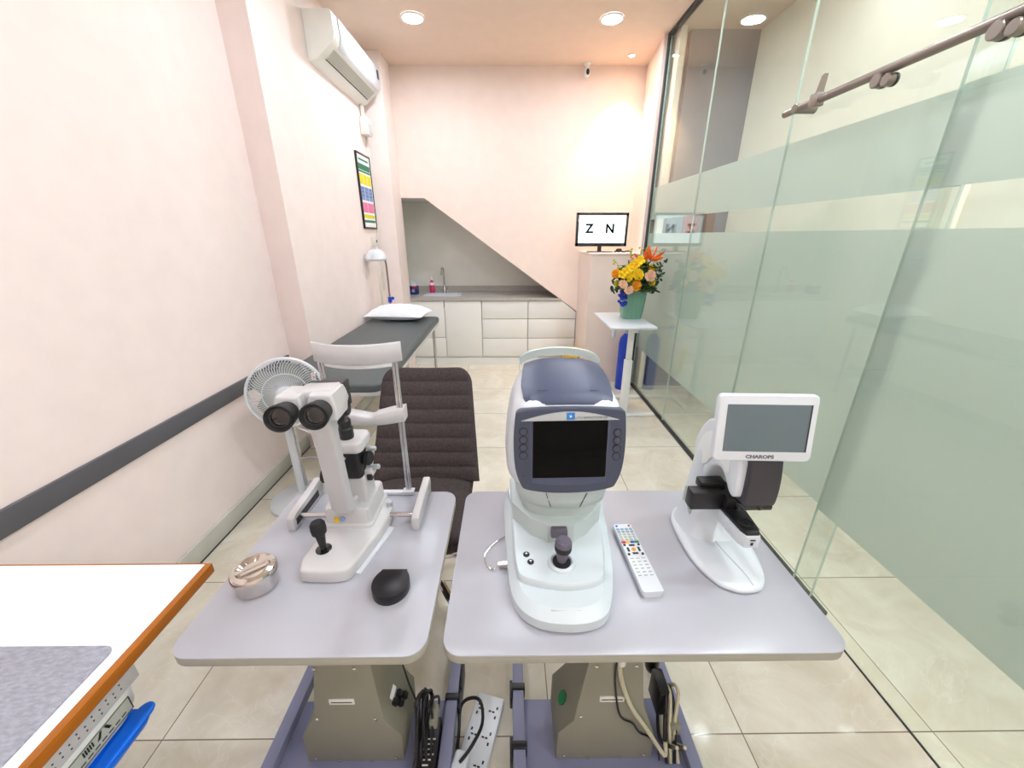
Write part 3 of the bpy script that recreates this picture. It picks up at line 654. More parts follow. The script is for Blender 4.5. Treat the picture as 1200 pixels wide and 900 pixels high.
for k in range(5):
    b = MB(); a = 2*PI*k/5; rr = []
    for i in range(6):
        r_ = .03+.145*i/5; wv = .02+.05*math.sin(PI*(i+1)/7)
        rr.append([F((r_*math.cos(a+s2*wv/max(r_, .06)), r_*math.sin(a+s2*wv/max(r_, .06)), s2*.014+th-.035)) for s2, th in ((-1, 0), (1, 0), (1, .002), (-1, .002))])
    b.rings(rr); b.build('blade', mat('pale_blade', '9fa39a', .5) if k == 0 else bpy.data.materials['pale_blade'], fn)
b = MB(); b.tube([(-1.315, 2.09, .66), (-1.25, 2.06, .55), (-1.15, 2.04, .50), (-1.12, 2.1, .3), (-1.2, 2.25, .06), (-1.35, 2.5, .008)], .004)
b.build('power_cord', 'white', fn)

# ------------------------------------------------------------ chair
ch = thing('office_chair', (-.39, 1.72, 0), 'dark brown-grey ribbed fabric chair behind the left instrument table', 'chair')
# backrest: sweep of rounded cross sections from bottom to top with horizontal ribs
def backring(s_):
    y = 1.63+.24*s_; z = .47+.50*s_
    hw = (.262-.045*s_)
    if s_ > .86: hw *= math.sqrt(max(0, 1-((s_-.86)/.145)**2))*.3+.7
    th = .034
    rib = .009*abs(math.sin(PI*s_*8.0))**.5
    n_ = Vector((0, -.9, .43)); R_ = []
    for k in range(28):
        a = 2*PI*k/28; cx = math.copysign(abs(math.cos(a))**.5, math.cos(a)); sy = math.copysign(abs(math.sin(a))**.7, math.sin(a))
        bow = .03*(cx*cx)*(-1)
        o2 = n_*((th+(rib if sy > 0 else 0))*sy) + n_*(.035*cx*cx)
        R_.append(Vector((-.405+hw*cx, y, z))+o2)
    return R_
NB = 96
MB().rings([backring(i/NB) for i in range(NB+1)]).build('backrest', 'fabric', ch, ang=80)
rs = []
for i in range(41):
    s_ = i/40; y = 1.20+.46*s_; hw = .255*(.9+.1*math.sin(PI*min(1, s_*1.5)/1)) ; rib = .007*abs(math.sin(PI*s_*6))**.5
    R_ = []
    for k in range(28):
        a = 2*PI*k/28; cx = math.copysign(abs(math.cos(a))**.45, math.cos(a)); sz = math.copysign(abs(math.sin(a))**.6, math.sin(a))
        R_.append(Vector((-.405+hw*cx, y, .46+(.04+(rib if sz > 0 else 0))*sz)))
    rs.append(R_)
MB().rings(rs).build('seat', 'fabric', ch, ang=80)
MB().cyl((-.405, 1.48, .12), (-.405, 1.48, .42), .025).build('gas_lift', 'chrome', ch)
for k in range(5):
    a = 2*PI*k/5+.3; ex, ey = -.405+.27*math.cos(a), 1.48+.27*math.sin(a)
    l_ = MB().tube([(-.405, 1.48, .12), ((-.405+ex)/2, (1.48+ey)/2, .105), (ex, ey, .075)], .018, 8).build('base_arm', 'chrome', ch)
    MB().cyl((ex-.018, ey, .028), (ex+.018, ey, .028), .028, bev=.006).build('caster', 'black', l_)
MB().prism([(1.49, .40), (1.52, .405), (1.70, .42), (1.73, .55), (1.71, .55), (1.68, .44), (1.49, .425)], -.44, -.37, 'x').build('back_bracket', 'darkmetal', ch)

# ------------------------------------------------------------ instrument tables
def table(x0, x1, pedpoly, rails, label, sgn):
    g = thing('instrument_table', ((x0+x1)/2, .86, 0), label, 'table')
    y0, y1 = .575, 1.155
    MB().prism(rrect(x0, x1, y0, y1, .045), .7465, .75, 'z', bev=.0015).build('table_top', 'table', g)
    MB().prism(rrect(x0, x1, y0, y1, .045), .724, .7465, 'z', bev=.002).build('edge_band', 'tableedge', g)
    p = MB().prism(pedpoly, .72, .89, 'y', bev=.003).build('pedestal', 'ped', g)
    cx = (pedpoly[0][0]+pedpoly[1][0])/2
    MB().box(cx-.036, cx+.036, .7165, .7205, .353-.012, .353+.010, .001).build('rating_plate', 'outl', p)
    MB().box(cx-.030, cx+.030, .716, .7168, .35, .354).build('plate_print', 'darkmetal', p)
    for x, z in ((cx-.05, .065), (cx+.05, .065), (cx-.125, .075), (cx+.125, .075), (cx-.055, .49), (cx+.055, .49), (cx-.085, .27), (cx+.085, .27)):
        MB().sph((x, .7185, z), .006, (1, .5, 1), 8).build('screw', 'steel', p)
    for x in rails:
        r_ = MB().box(x-.019, x+.019, .46, 1.24, .055, .10, .003).build('foot_rail', 'frame', g)
        for y in (.50, 1.20):
            c_ = MB().cyl((x-.016, y, .027), (x+.016, y, .027), .027, bev=.005).build('caster', 'black', r_)
            MB().box(x-.018, x+.018, y-.012, y+.018, .04, .056).build('caster_fork', 'steel', r_)
    MB().box(rails[0]+.019, rails[1]-.019, .50, .89, .045, .058, .002).build('base_plate', 'frame', g)
    return g, p
PL = [(-.631, .058), (-.332, .058), (-.327, .187), (-.372, .26), (-.381, .54), (-.386, .724), (-.52, .724), (-.53, .54), (-.574, .282), (-.627, .184)]
PR = [(.145, .058), (.445, .058), (.444, .161), (.393, .313), (.365, .53), (.355, .724), (.235, .724), (.22, .53), (.19, .25), (.146, .19)]
tl, pl_ = table(-.748, -.185, PL, (-.735, -.20), 'pale grey wheeled instrument table on the left carrying the slit lamp', 1)
tr, pr_ = table(-.15, .757, PR, (.03, .565), 'wider pale grey wheeled instrument table on the right carrying two instruments', -1)
# sockets on left pedestal side, green label on right pedestal side
def slant(c, n_): return TR(*c) @ Matrix(((n_[1], 0, n_[0], 0), (0, 1, 0, 0), (-n_[0], 0, n_[1], 0), (0, 0, 0, 1)))
XL = slant((-.3495, .80, .2235), (.851, .525))
for i, (u, v) in enumerate(((.002, -.012), (.012, .014), (-.022, -.022), (-.014, .006))):
    MB().box(u-.009, u+.009, v-.010, v+.010, .0, .014, .003).build('socket_outlet', 'black', pl_, X=XL)
MB().box(-.045, -.028, -.02, .02, .0, .001).build('print_label', 'paper', pl_, X=XL)
XG = slant((.168, .80, .22), (-.806, .591))
MB().lathe([(.021, 0), (.021, .0015)], (0, 0, 0), seg=8).build('label_backing', 'darkmetal', pr_, X=XG)
MB().lathe([(.019, .0), (.019, .0025)], (0, 0, 0), seg=28).build('green_label', 'green', pr_, X=XG)
# table drawings: cream cable and black wire over the right pedestal
b = MB(); b.tube([(.305, .70, .60), (.30, .712, .52), (.31, .712, .45), (.35, .712, .33), (.41, .712, .22), (.455, .705, .14), (.475, .70, .115), (.48, .72, .14)], .0065); tag(b.build('cream_cable', 'cable'), 'thick cream cable running down the front of the right pedestal', 'cable')
b = MB(); b.tube([(.30, .705, .6), (.292, .715, .50), (.30, .715, .40), (.325, .715, .28), (.365, .715, .245), (.39, .715, .20), (.425, .715, .175), (.45, .705, .14), (.46, .70, .09)], .0028); tag(b.build('black_wire', 'black'), 'thin black wire hanging down the front of the right pedestal', 'cable')
b = MB(); b.box(.283, .31, .708, .72, .55, .60, .003); b.cyl((.30, .70, .53), (.30, .70, .6), .010); tag(b.build('cable_plug', 'outl'), 'cream plug under the right table top where the cable starts', 'plug')
# cable bundles
rg = random.Random(3)
bu = thing('cable_bundle', (.50, .78, .06), 'tangle of black and cream cables beside the right pedestal', 'cables')
for i in range(4):
    b = MB(); x = .485+.012*i
    b.tube([(x, .70, .075), (x+rg.uniform(-.01, .015), .74, .17), (x+.01, .79, .24+rg.uniform(-.02, .02)), (x+.015, .84, .21), (x+.01, .82, .12), (x, .76, .08), (x+.01, .70, .15)], .0055, 6)
    b.build('cable_loop', 'cable' if i % 2 else 'black', bu)
MB().box(.475, .51, .79, .87, .14, .25, .006).build('power_adapter', 'black', bu)
MB().box(.497, .53, .735, .77, .14, .19, .004).build('plug', 'ped', bu)
MB().sph((.50, .92, .2), .035, (.7, .8, 1.3)).build('cable_wrap', 'black', bu)
b2 = thing('cable_bundle', (-.29, .75, .06), 'hanging bundle of black cables beside the left pedestal sockets', 'cables')
for i in range(8):
    b = MB(); x = -.297+.0075*i
    u_ = lambda a: rg.uniform(-a, a)
    b.tube([(x+u_(.008), .66+u_(.02), .068), (x+u_(.009), .70, .12+u_(.02)), (x+u_(.009), .76, .19+u_(.025)), (x+u_(.01), .79+u_(.015), .23+u_(.02)), (x+.004+u_(.008), .83+u_(.01), .19+u_(.02)), (x+.004+u_(.008), .81, .12+u_(.02)), (x+u_(.006), .77+u_(.02), .07)], .0042, 6)
    b.build('cable_loop', 'black', b2)
MB().tube([(-.36, .90, .60), (-.355, .86, .40), (-.33, .83, .28), (-.30, .80, .22)], .003).build('hanging_wire', 'black', b2)
MB().box(-.25, -.226, .745, .80, .165, .20, .005).build('grey_plug', 'ped', b2)
pb = thing('power_adapter', (-.25, .7, .06), 'black power brick with printed label in the left table base', 'power adapter')
MB().box(-.275, -.225, .60, .81, .06, .115, .006).build('casing', 'black', pb)
for i in range(6): MB().box(-.268+.004*(i % 2), -.234-.006*(i % 3), .745-.013*i, .749-.013*i, .1148, .1158).build('label_print', 'outl', pb)
b = MB(); b.cyl((-.325, .675, .09), (-.325, .65, .06), .006); tag(b.build('cable_tip', 'white'), 'white cable end lying in the base of the left table', 'plug')
# velcro straps
for nm_, x, y, lb in (('strap', -.20, .875, 'black strap wrapped round the right foot rail of the left table'), ('strap', .03, .905, 'black strap round the left foot rail of the right table, farther one'), ('strap', .03, .735, 'black strap round the left foot rail of the right table, nearer one')):
    b = MB(); b.box(x-.024, x+.024, y-.010, y+.012, .05, .106, .004); b.box(x+.02*(1 if x < 0 else -1), x+.03*(1 if x < 0 else -1), y-.03, y+.03, .03, .09, .003)
    tag(b.build(nm_, 'black'), lb, 'strap')
b = MB(); b.box(-.177, -.170, .905, 1.0, .02, .10, .002); tag(b.build('strap', 'black'), 'loose black strap tail at the far end of the left table rail', 'strap')
# power strip
pang = math.degrees(math.atan2(.05, .18))
XP = TR(-.11, .76, 0) @ R('Z', -pang)
ps_ = thing('power_strip', (-.11, .76, 0), 'white eight-outlet power strip on the floor between the tables', 'power strip'); 
MB().box(-.05, .05, -.19, .165, 0, .035, .006).build('casing', 'bwhite', ps_, X=XP)
for i in range(4):
    for sx in (-1, 1):
        b = MB(); y = .115-.078*i; cx = sx*.025
        b.box(cx-.003+sx*.008, cx+.003+sx*.008, y+.008, y+.017, .0345, .0356); b.box(cx-.003+sx*.008, cx+.003+sx*.008, y-.021, y-.012, .0345, .0356)
        b.box(cx-.013-sx*.006, cx-.004-sx*.006, y-.004, y+.001, .0345, .0356); b.box(cx-.001-sx*.006, cx+.008-sx*.006, y-.004, y+.001, .0345, .0356)
        b.build('outlet_slots', 'black', ps_, X=XP)
for x, y, lb in ((-.03, -.06, 'white plug with black cable in the power strip, left one'), (.030, -.088, 'white plug in the power strip, right one')):
    tag(MB().box(x-.024, x+.024, y-.028, y+.028, .035, .08, .01, 3).build('power_plug', 'bwhite', X=XP), lb, 'plug')
b = MB(); b.tube([(-.155, .705, .078), (-.12, .735, .10), (-.09, .79, .11), (-.10, .85, .12), (-.14, .87, .10), (-.17, .86, .07), (-.172, .80, .03), (-.175, .70, .012)], .0055)
tag(b.build('black_power_cord', 'black'), 'black cord arching from the power strip to the left table rail', 'cable')

# ============================================================ SLIT LAMP
TZ = .75
sl_ = thing('slit_lamp', (-.47, .95, TZ), 'white slit lamp microscope with two black eyepieces on the left table', 'slit lamp')
bp = [(-.553, .785), (-.54, .768), (-.435, .766), (-.413, .785), (-.385, .90), (-.372, .985), (-.375, 1.05), (-.40, 1.08), (-.555, 1.08), (-.56, 1.0), (-.548, .9), (-.560, .82)]
def rp(P, d, z): return [(x, y, z) for x, y in inset(P, d)]
bp2 = []
for i in range(len(bp)):   # chaikin corner cutting
    a, c = bp[i], bp[(i+1) % len(bp)]; bp2 += [(a[0]*.75+c[0]*.25, a[1]*.75+c[1]*.25), (a[0]*.25+c[0]*.75, a[1]*.25+c[1]*.75)]
MB().rings([rp(bp2, 0, TZ+.003), rp(bp2, 0, TZ+.032), rp(bp2, .004, TZ+.037), rp(bp2, .010, TZ+.039)]).build('sliding_base', 'warmwhite', sl_, ang=50)
MB().prism([(-.43, .80), (-.40, .795), (-.355, .97), (-.385, .98)], TZ, TZ+.004, 'z').build('bottom_plate', 'bwhite', sl_)
blk = [(x, y) for x, y in rrect(-.548, -.412, .935, 1.085, .015)]
MB().rings([rp(blk, -.010, TZ+.039), rp(blk, -.008, TZ+.046), rp(blk, 0, TZ+.05), rp(blk, .002, TZ+.095), rp(blk, .006, TZ+.10)]).build('cross_slide', 'warmwhite', sl_)
MB().prism(rrect(-.515, -.50, .928, .932, .0015), TZ+.06, TZ+.075, 'z').build('warning_sticker', 'yellow', sl_)
MB().prism([(-.492+.008*math.cos(a*PI/8), TZ+.067+.008*math.sin(a*PI/8)) for a in range(16)], .932, .9365, 'y').build('round_sticker', 'pblue', sl_)
# joystick
j = MB().lathe([(.021, 0), (.021, .002), (.012, .004)], (-.513, .845, TZ+.039)).build('joystick_collar', 'blackgloss', sl_)
MB().lathe([(.007, 0), (.010, .02), (.013, .045), (.012, .048)], (-.513, .845, TZ+.04), (-.10, .10, 1)).build('joystick_shaft', 'black', sl_)
MB().lathe([(.014, 0), (.019, .006), (.0205, .02), (.0195, .034), (.015, .041), (.004, .043)], (-.518, .850, TZ+.085), (-.10, .10, 1)).build('joystick_knob', 'rubber', sl_)
MB().cyl((-.383, 1.03, TZ+.036), (-.383, 1.03, TZ+.056), .009, bev=.002).build('lock_knob', 'silver', sl_)
# axle and gear covers
MB().cyl((-.665, 1.0, TZ+.028), (-.285, 1.0, TZ+.028), .008).build('axle', 'chrome', sl_)
for x in (-.668, -.288):
    P_ = [(.962, TZ), (1.155, TZ), (1.165, TZ+.04), (1.155, TZ+.062), (1.135, TZ+.06), (.985, TZ+.05), (.965, TZ+.042), (.958, TZ+.025)]
    c_ = MB().prism(P_, x-.012, x+.012, 'x', bev=.004).build('rail_cover', 'warmwhite', sl_)
    MB().box(x+(.012 if x < -.5 else -.0135), x+(.0135 if x < -.5 else -.012), .975, 1.12, TZ+.012, TZ+.035).build('rail_slot', 'black', c_)
# microscope arm
def arm_ring(c, hw, hd_, rot=0):
    return [Vector(c)+Matrix.Rotation(rot, 3, 'X') @ Vector((x, y, 0)) for x, y in rrect(-hw, hw, -hd_, hd_, .008, 4)]
ar = MB()
ar.rings([arm_ring((-.478, .985, .853), .026, .02, 1.2), arm_ring((-.478, .935, .862), .027, .02, .8), arm_ring((-.474, .915, .885), .027, .02, .3), arm_ring((-.466, .895, .94), .026, .02, .2), arm_ring((-.45, .855, 1.08), .0255, .019, .25), arm_ring((-.437, .825, 1.17), .026, .02, .3), arm_ring((-.425, .80, 1.225), .032, .026, .5), arm_ring((-.415, .79, 1.25), .036, .03, .5)])
ar.build('microscope_arm', 'warmwhite', sl_)
# head
hdx = Vector((-.414, .765, 1.268))
XH = TR(*hdx) @ R('Z', 8) @ R('X', -6)
b = MB(); b.prism([(-.035, -.028), (.052, -.028), (.062, .0), (.056, .022), (.045, .034), (-.02, .034), (-.035, .026)], -.035, .035, 'y', bev=.006, seg=3)
b.build('binocular_body', 'warmwhite', sl_, X=XH)
for sx, nm_ in ((-1, 'l'), (1, 'r')):
    cx = sx*.031
    tb_ = MB()
    ex = -.02 if sx < 0 else 0
    tb_.prism([(cx-.027, -.026), (cx+.027, -.026), (cx+.030, .0), (cx+.024, .03), (cx-.02, .032), (cx-.030, .006)], -.062, .03, 'y', bev=.007, seg=3)
    tb_.build('prism_housing', 'warmwhite', sl_, X=XH)
    e_ = MB(); e_.lathe([(.021, 0), (.0225, .004), (.0225, .018), (.0245, .020), (.0262, .034), (.027, .044), (.0255, .047), (.022, .044), (.018, .036), (.016, .030), (.004, .028)], (cx, -.060, .0), (0, -1, .02), 36)
    eo = e_.build('eyepiece', 'rubber', sl_, X=XH)
    MB().lathe([(.0165, .0), (.0165, .004), (.01, .005)], (cx, -.092, .0005), (0, -1, .02), 28).build('eyepiece_lens', 'lens', eo, X=XH)
    MB().lathe([(.0198, 0), (.0198, .003), (.0165, .003), (.0165, 0)], (cx, -.0955, .0005), (0, -1, .02), 28, cap=False).build('lens_rim', 'ringtone', eo, X=XH)
MB().box(-.004, .006, .01, .02, .044, .062, .002).build('breath_shield_pin', 'chrome', sl_, X=XH)
b = MB(); b.box(-.01, .05, .035, .095, -.015, .03, .006); b.cyl((.02, .095, .005), (.02, .125, .005), .018); b.build('objective', 'black', sl_, X=XH)
# illumination tower
tw = Vector((-.452, 1.0, 0))
MB().rings([[(x, y, z) for x, y in rrect(-.487, -.425, .972-k_, 1.05, .012)] for z, k_ in ((.85, .0), (.875, .0), (.905, 0), (.93, 0), (.935, -.004))]).build('tower_foot', 'warmwhite', sl_)
MB().prism(rrect(-.493, -.430, .965, 1.035, .012), .935, 1.025, 'z', bev=.003).build('slit_housing', 'black', sl_)
MB().prism([(-.472+.0055*math.cos(a*PI/8), 1.005+.0055*math.sin(a*PI/8)) for a in range(16)], .963, .966, 'y').build('dial_mark', 'silver', sl_)
MB().prism(rrect(-.497, -.412, .945, 1.04, .02), 1.028, 1.062, 'z', bev=.008, seg=3).build('tower_cap', 'warmwhite', sl_)
MB().lathe([(.019, 0), (.020, .004), (.020, .03), (.017, .034), (.017, .055), (.012, .062)], (-.462, .985, 1.062)).build('lamp_housing', 'black', sl_)
b = MB()
for k in range(12): a = 2*PI*k/12; b.sph((-.452+.0, .955+.018*math.cos(a), 1.165+.018*math.sin(a)), .006, seg=6)
b.cyl((-.474, .955, 1.165), (-.43, .955, 1.165), .019, bev=.003); b.cyl((-.465, .96, 1.125), (-.455, .96, 1.155), .014); b.box(-.48, -.43, .95, .985, 1.17, 1.20, .004)
b.build('filter_dial', 'black', sl_)
b = MB()
b.lathe([(.018, 0), (.021, .004), (.021, .014), (.018, .018)], (-.425, 1.0, .985), (1, -.1, 0))
b.lathe([(.018, 0), (.021, .004), (.021, .012), (.018, .016)], (-.507, .93, .972), (-1, -.1, 0)); b.cyl((-.51, .935, .972), (-.47, .985, .972), .006); b.cyl((-.44, 1.0, .985), (-.42, 1.0, .985), .007)
b.build('focus_knob', 'rubber', sl_)
b = MB(); b.cyl((-.418, 1.01, 1.012), (-.393, 1.008, 1.012), .007, bev=.002); b.cyl((-.43, 1.01, .945), (-.39, 1.008, .95), .008, bev=.002); b.build('clamp_screw', 'silver', sl_)
MB().box(-.424, -.408, .985, 1.005, .915, .935, .003).build('scale_ring', 'black', sl_)
MB().prism([(-.43, .90), (-.405, .93), (-.412, .95), (-.428, .95), (-.44, .935), (-.44, .88)], .99, 1.02, 'y', bev=.002).build('tilt_bracket', 'warmwhite', sl_)
# head rest
MB().box(-.595, -.335, 1.135, 1.153, TZ, TZ+.012, .002).build('headrest_base', 'bwhite', sl_)
b = MB(); b.box(-.372, -.332, 1.13, 1.155, TZ+.012, TZ+.018, .002); b.build('post_flange', 'bwhite', sl_)
for x in (-.352, -.578):
    for d_ in (0, .013): MB().cyl((x-.004+d_*.7, 1.145, TZ+.01), (x-.004+d_*.7, 1.145, 1.245), .0055, seg=14).build('headrest_post', 'chrome', sl_)
MB().prism(rrect(-.592, -.562, 1.13, 1.16, .006), 1.10, 1.165, 'z', bev=.003).build('height_sleeve', 'warmwhite', sl_)
def band(x0, x1, sag, z0, z1, y, th, name, m, n_=20, zf=None):
    rs = []
    for i in range(n_+1):
        u = -1+2*i/n_; x = (x0+x1)/2+(x1-x0)/2*u; yy = y-sag*(1-u*u)
        dz = zf(u) if zf else 0
        zz = [(yy, z0+.004), (yy, z1+dz-.004), (yy+.004, z1+dz), (yy+th-.004, z1+dz), (yy+th, z1+dz-.004), (yy+th, z0+.004), (yy+th-.004, z0), (yy+.004, z0)]
        rs.append([(x, a, c) for a, c in zz])
    return MB().rings(rs).build(name, m, sl_, ang=50)
band(-.598, -.330, .045, 1.238, 1.30, 1.145, .012, 'forehead_band', 'warmwhite')
band(-.575, -.345, .035, 1.222, 1.236, 1.148, .008, 'forehead_strap', 'white')
band(-.56, -.338, .03, 1.035, 1.075, 1.135, .045, 'chin_rest', 'warmwhite', 24, lambda u: -.010*math.exp(-((u-.15)/.35)**2)+.008*(u > .2))

# ============================================================ things on the left table
tn = thing('steel_canister', (-.655, .765, TZ), 'round stainless steel canister with lid at the left of the table', 'canister')
MB().lathe([(.046, 0), (.049, .003), (.05, .04), (.05, .044)], (-.655, .765, TZ), seg=48).build('canister_body', 'steel', tn)
ld_ = MB().lathe([(.0505, .038), (.0535, .040), (.0535, .052), (.050, .058), (.040, .061), (.037, .059), (.028, .052), (.001, .052)], (-.655, .765, TZ), seg=48).build('lid', 'steel', tn)
MB().box(-.04, .04, -.0045, .0045, .0585, .063, .0015).build('lid_handle', 'steel', ld_, X=TR(-.655, .765, TZ) @ R('Z', 40))
b = MB(); P_ = [(-.342, .790), (-.272, .790), (-.262, .775), (-.258, .75), (-.268, .72), (-.285, .704), (-.305, .700), (-.325, .712), (-.34, .735), (-.348, .76)]
P_ = [(-.335, .792), (-.27, .792)] + [(-.303+.047*math.cos(a), .752+.050*math.sin(a)) for a in [math.radians(d) for d in range(42, -223, -8)]]
tag(MB().prism([(x, y-.004) for x, y in P_], TZ, TZ+.026, 'z', bev=.0015, seg=2).build('dust_cap', 'capblack', ang=25), 'small black flat-backed round cap near the front right of the left table', 'cap')

# ============================================================ AUTOREFRACTOR
af = thing('autorefractor', (.145, .87, TZ), 'white autorefractor with slate screen panel and joystick, largest instrument on the right table', 'eye test machine')
bo_ = spline([(.06, .636), (.145, .622), (.215, .638), (.249, .69), (.277, .80), (.296, .95), (.305, 1.08), (.27, 1.13), (.14, 1.14), (.01, 1.13), (-.016, 1.07), (-.014, .95), (-.006, .80), (.010, .69)], 5)
MB().rings([rp(bo_, .008, TZ), rp(bo_, .001, TZ+.004), rp(bo_, .001, TZ+.030), rp(bo_, .004, TZ+.033), rp(bo_, .030, TZ+.046)]).build('base', 'ar', af, ang=22)
dk = spline([(.04, .722), (.135, .700), (.222, .716), (.243, .76), (.262, .87), (.275, 1.0), (.27, 1.1), (.14, 1.115), (.005, 1.1), (.008, 1.0), (.012, .87), (.018, .76)], 5)
MB().rings([rp(dk, -.003, TZ+.036), rp(dk, -.002, TZ+.055), rp(dk, .0005, TZ+.061), rp(dk, .003, TZ+.064), rp(dk, .014, TZ+.066)]).build('control_deck', 'ar', af, ang=30)
MB().box(.092, .162, .6285, .634, TZ+.012, TZ+.017).build('cover_slot', 'darkmetal', af)
MB().prism(rrect(.096, .166, .647, .652, .002), TZ+.0405, TZ+.0435, 'z').build('front_slot', 'acgrey', af)
# V collar
zc0, zc1 = TZ+.064, TZ+.118
cl = [(.012, .935), (.06, .865), (.095, .845), (.105, .835), (.175, .835), (.185, .845), (.215, .865), (.265, .925), (.272, 1.05), (.005, 1.05)]
MB().rings([[(x, y, zc0) for x, y in cl], [(x+(x-.14)*.02, y+.006, zc1) for x, y in cl], [(x-(x-.14)*.03, y+.012, zc1+.003) for x, y in cl]]).build('column_skirt', 'coolwhite', af)
MB().box(.112, .156, .820, .842, TZ+.093, TZ+.118, .004).build('lock_slider', 'stick', af)
b = MB()
ncs = []
for z, s_, yo in ((.855, .80, .0), (.885, .84, -.005), (.905, .86, -.008), (.912, .95, -.012), (.945, 1.0, -.02), (1.0, 1.02, -.03)):
    ncs.append([(.148+(x)*s_, .985+y*s_+yo*0, z) for x, y in spline([(-.13, .10), (-.135, 0), (-.12, -.09), (-.06, -.128), (0, -.135), (.06, -.128), (.12, -.09), (.135, 0), (.13, .10)], 4)])
b.rings(ncs).build('neck', 'coolwhite', af, ang=50)
# neck seams
for x0, x1 in ((.098, .112), (.206, .190)):
    MB().tube([(x0, .852, .965), (x1, .856, .918)], .0012, 4, 0).build('neck_seam', 'darkmetal', af)
# housing
def sec(y, x0, x1, z0, z1, p=3.2, n_=40, topn=1.0):
    R_ = []; cx, cz = (x0+x1)/2, (z0+z1)/2
    for k in range(n_):
        a = 2*PI*k/n_; c_, s_ = math.cos(a), math.sin(a)
        X = math.copysign(abs(c_)**(2/p), c_); Z = math.copysign(abs(s_)**(2/p), s_)
        k2 = 1-(1-topn)*max(0, (Z+.2)/1.2)
        R_.append((cx+(x1-x0)/2*X*k2, y, cz+(z1-z0)/2*Z))
    return R_
MB().rings([sec(.862, .02, .282, .985, 1.205, 5), sec(.875, .005, .295, .965, 1.222, 4.5, topn=.97), sec(.92, -.008, .306, .935, 1.236, 4, topn=.92), sec(1.0, -.012, .31, .925, 1.258, 3.6, topn=.86), sec(1.07, -.01, .306, .93, 1.266, 3.4, topn=.82), sec(1.12, .002, .294, .945, 1.25, 3, topn=.82), sec(1.15, .03, .27, .98, 1.20, 2.6, topn=.8)]).build('housing', 'bwhite', af, ang=60)
# top lid
lr = []
for y, hw, z in ((.868, .098, 1.214), (.875, .106, 1.224), (.90, .113, 1.236), (.96, .117, 1.254), (1.02, .112, 1.266), (1.06, .106, 1.271), (1.075, .100, 1.268), (1.08, .095, 1.262)):
    lr.append([(.150+x, y, z-.018-.022*(x/hw)**4+0) for x in [hw*(-1+2*i/12) for i in range(13)]][::-1]+[(.150+x, y, z-.016*(abs(x)/hw)**3+.002) for x in [hw*(-1+2*i/12) for i in range(13)]])
MB().rings(lr).build('top_lid', 'lid', af, ang=60)
MB().rings([[(.150+(x*s_), y+dy, z+dz) for dy, dz in ((0, -.008), (.022, -.008), (.022, .012), (0, .014))] for s_, (x, y, z) in [(1, (.118*math.cos(a), 1.085+.01*math.sin(a), 1.245+.035*math.sin(a))) for a in [PI*i/20 for i in range(21)]]]).build('carry_handle', 'coolwhite', af, ang=60)
for x in (.085, .215): MB().tube([(x-.012, .905, 1.2375), (x, .898, 1.2385), (x+.012, .905, 1.2375)], .001, 4).build('lid_mark', 'bezel', af)
# front panel: local x right, z up, facing -y, tilted back
XA = TR(.152, .846, 1.10) @ R('Z', 1.5) @ R('X', -7)
pp = [(-.135, .088), (-.13, .101), (-.115, .107), (-.05, .112), (.05, .112), (.115, .107), (.130, .101), (.136, .088), (.140, .02), (.136, -.05), (.122, -.094), (.108, -.107), (.06, -.116), (0, -.119), (-.06, -.116), (-.108, -.107), (-.122, -.094), (-.136, -.05), (-.140, .02)]
pnl = MB().prism(spline(pp, 3), -.004, .022, 'y', bev=.005, seg=3).build('screen_panel', 'bezel', af, X=XA)
MB().prism([(-.100, .083), (.098, .083), (.094, -.086), (.05, -.094), (-.05, -.094), (-.096, -.086)], -.0055, .0, 'y').build('screen_surround', 'lid', pnl, X=XA)
MB().prism(rrect(-.093, .091, -.072, .078, .003), -.0075, .0, 'y').build('display', 'lcd', pnl, X=XA)
arch = [(-.122, .080), (.118, .080)] + [(.118-.24*i/16, .080+.022*math.sin(PI*i/16)) for i in range(1, 16)]
MB().prism(arch, -.0085, .0, 'y').build('silver_arch', 'silver', pnl, X=XA)
MB().box(-.012, .008, -.0095, -.008, .0825, .1).build('maker_mark', 'logo', pnl, X=XA)
MB().prism([(-.002+.0045*math.cos(a*PI/4+.4)*(1 if a % 2 else .4), .091+.0045*math.sin(a*PI/4+.4)*(1 if a % 2 else .4)) for a in range(8)], -.0099, -.0094, 'y').build('maker_star', 'paper', pnl, X=XA)
text('panel_text', 'AUTO REFRACTOMETER', .0075, 'darkmetal', pnl, XA @ TR(.047, -.0088, .0865) @ FY, .0002)
for sx, zz in ((-1, (.052, .031, .010, -.011)), (1, (.045, .025, .003, -.018))):
    for z in zz:
        k_ = MB().lathe([(.0108, 0), (.0108, .0008)], (sx*.1165, -.0045, z), (0, -1, 0), 20).build('button_rim', 'black', pnl, X=XA)
        k_.name = 'button'
        MB().lathe([(.0084, 0), (.0084, .0018), (.006, .0024)], (sx*.1165, -.005, z), (0, -1, 0), 20).build('button_face', 'bezel', pnl, X=XA)
MB().sph((-.116, -.0045, -.068), .002, seg=8).build('status_light', 'black', pnl, X=XA)
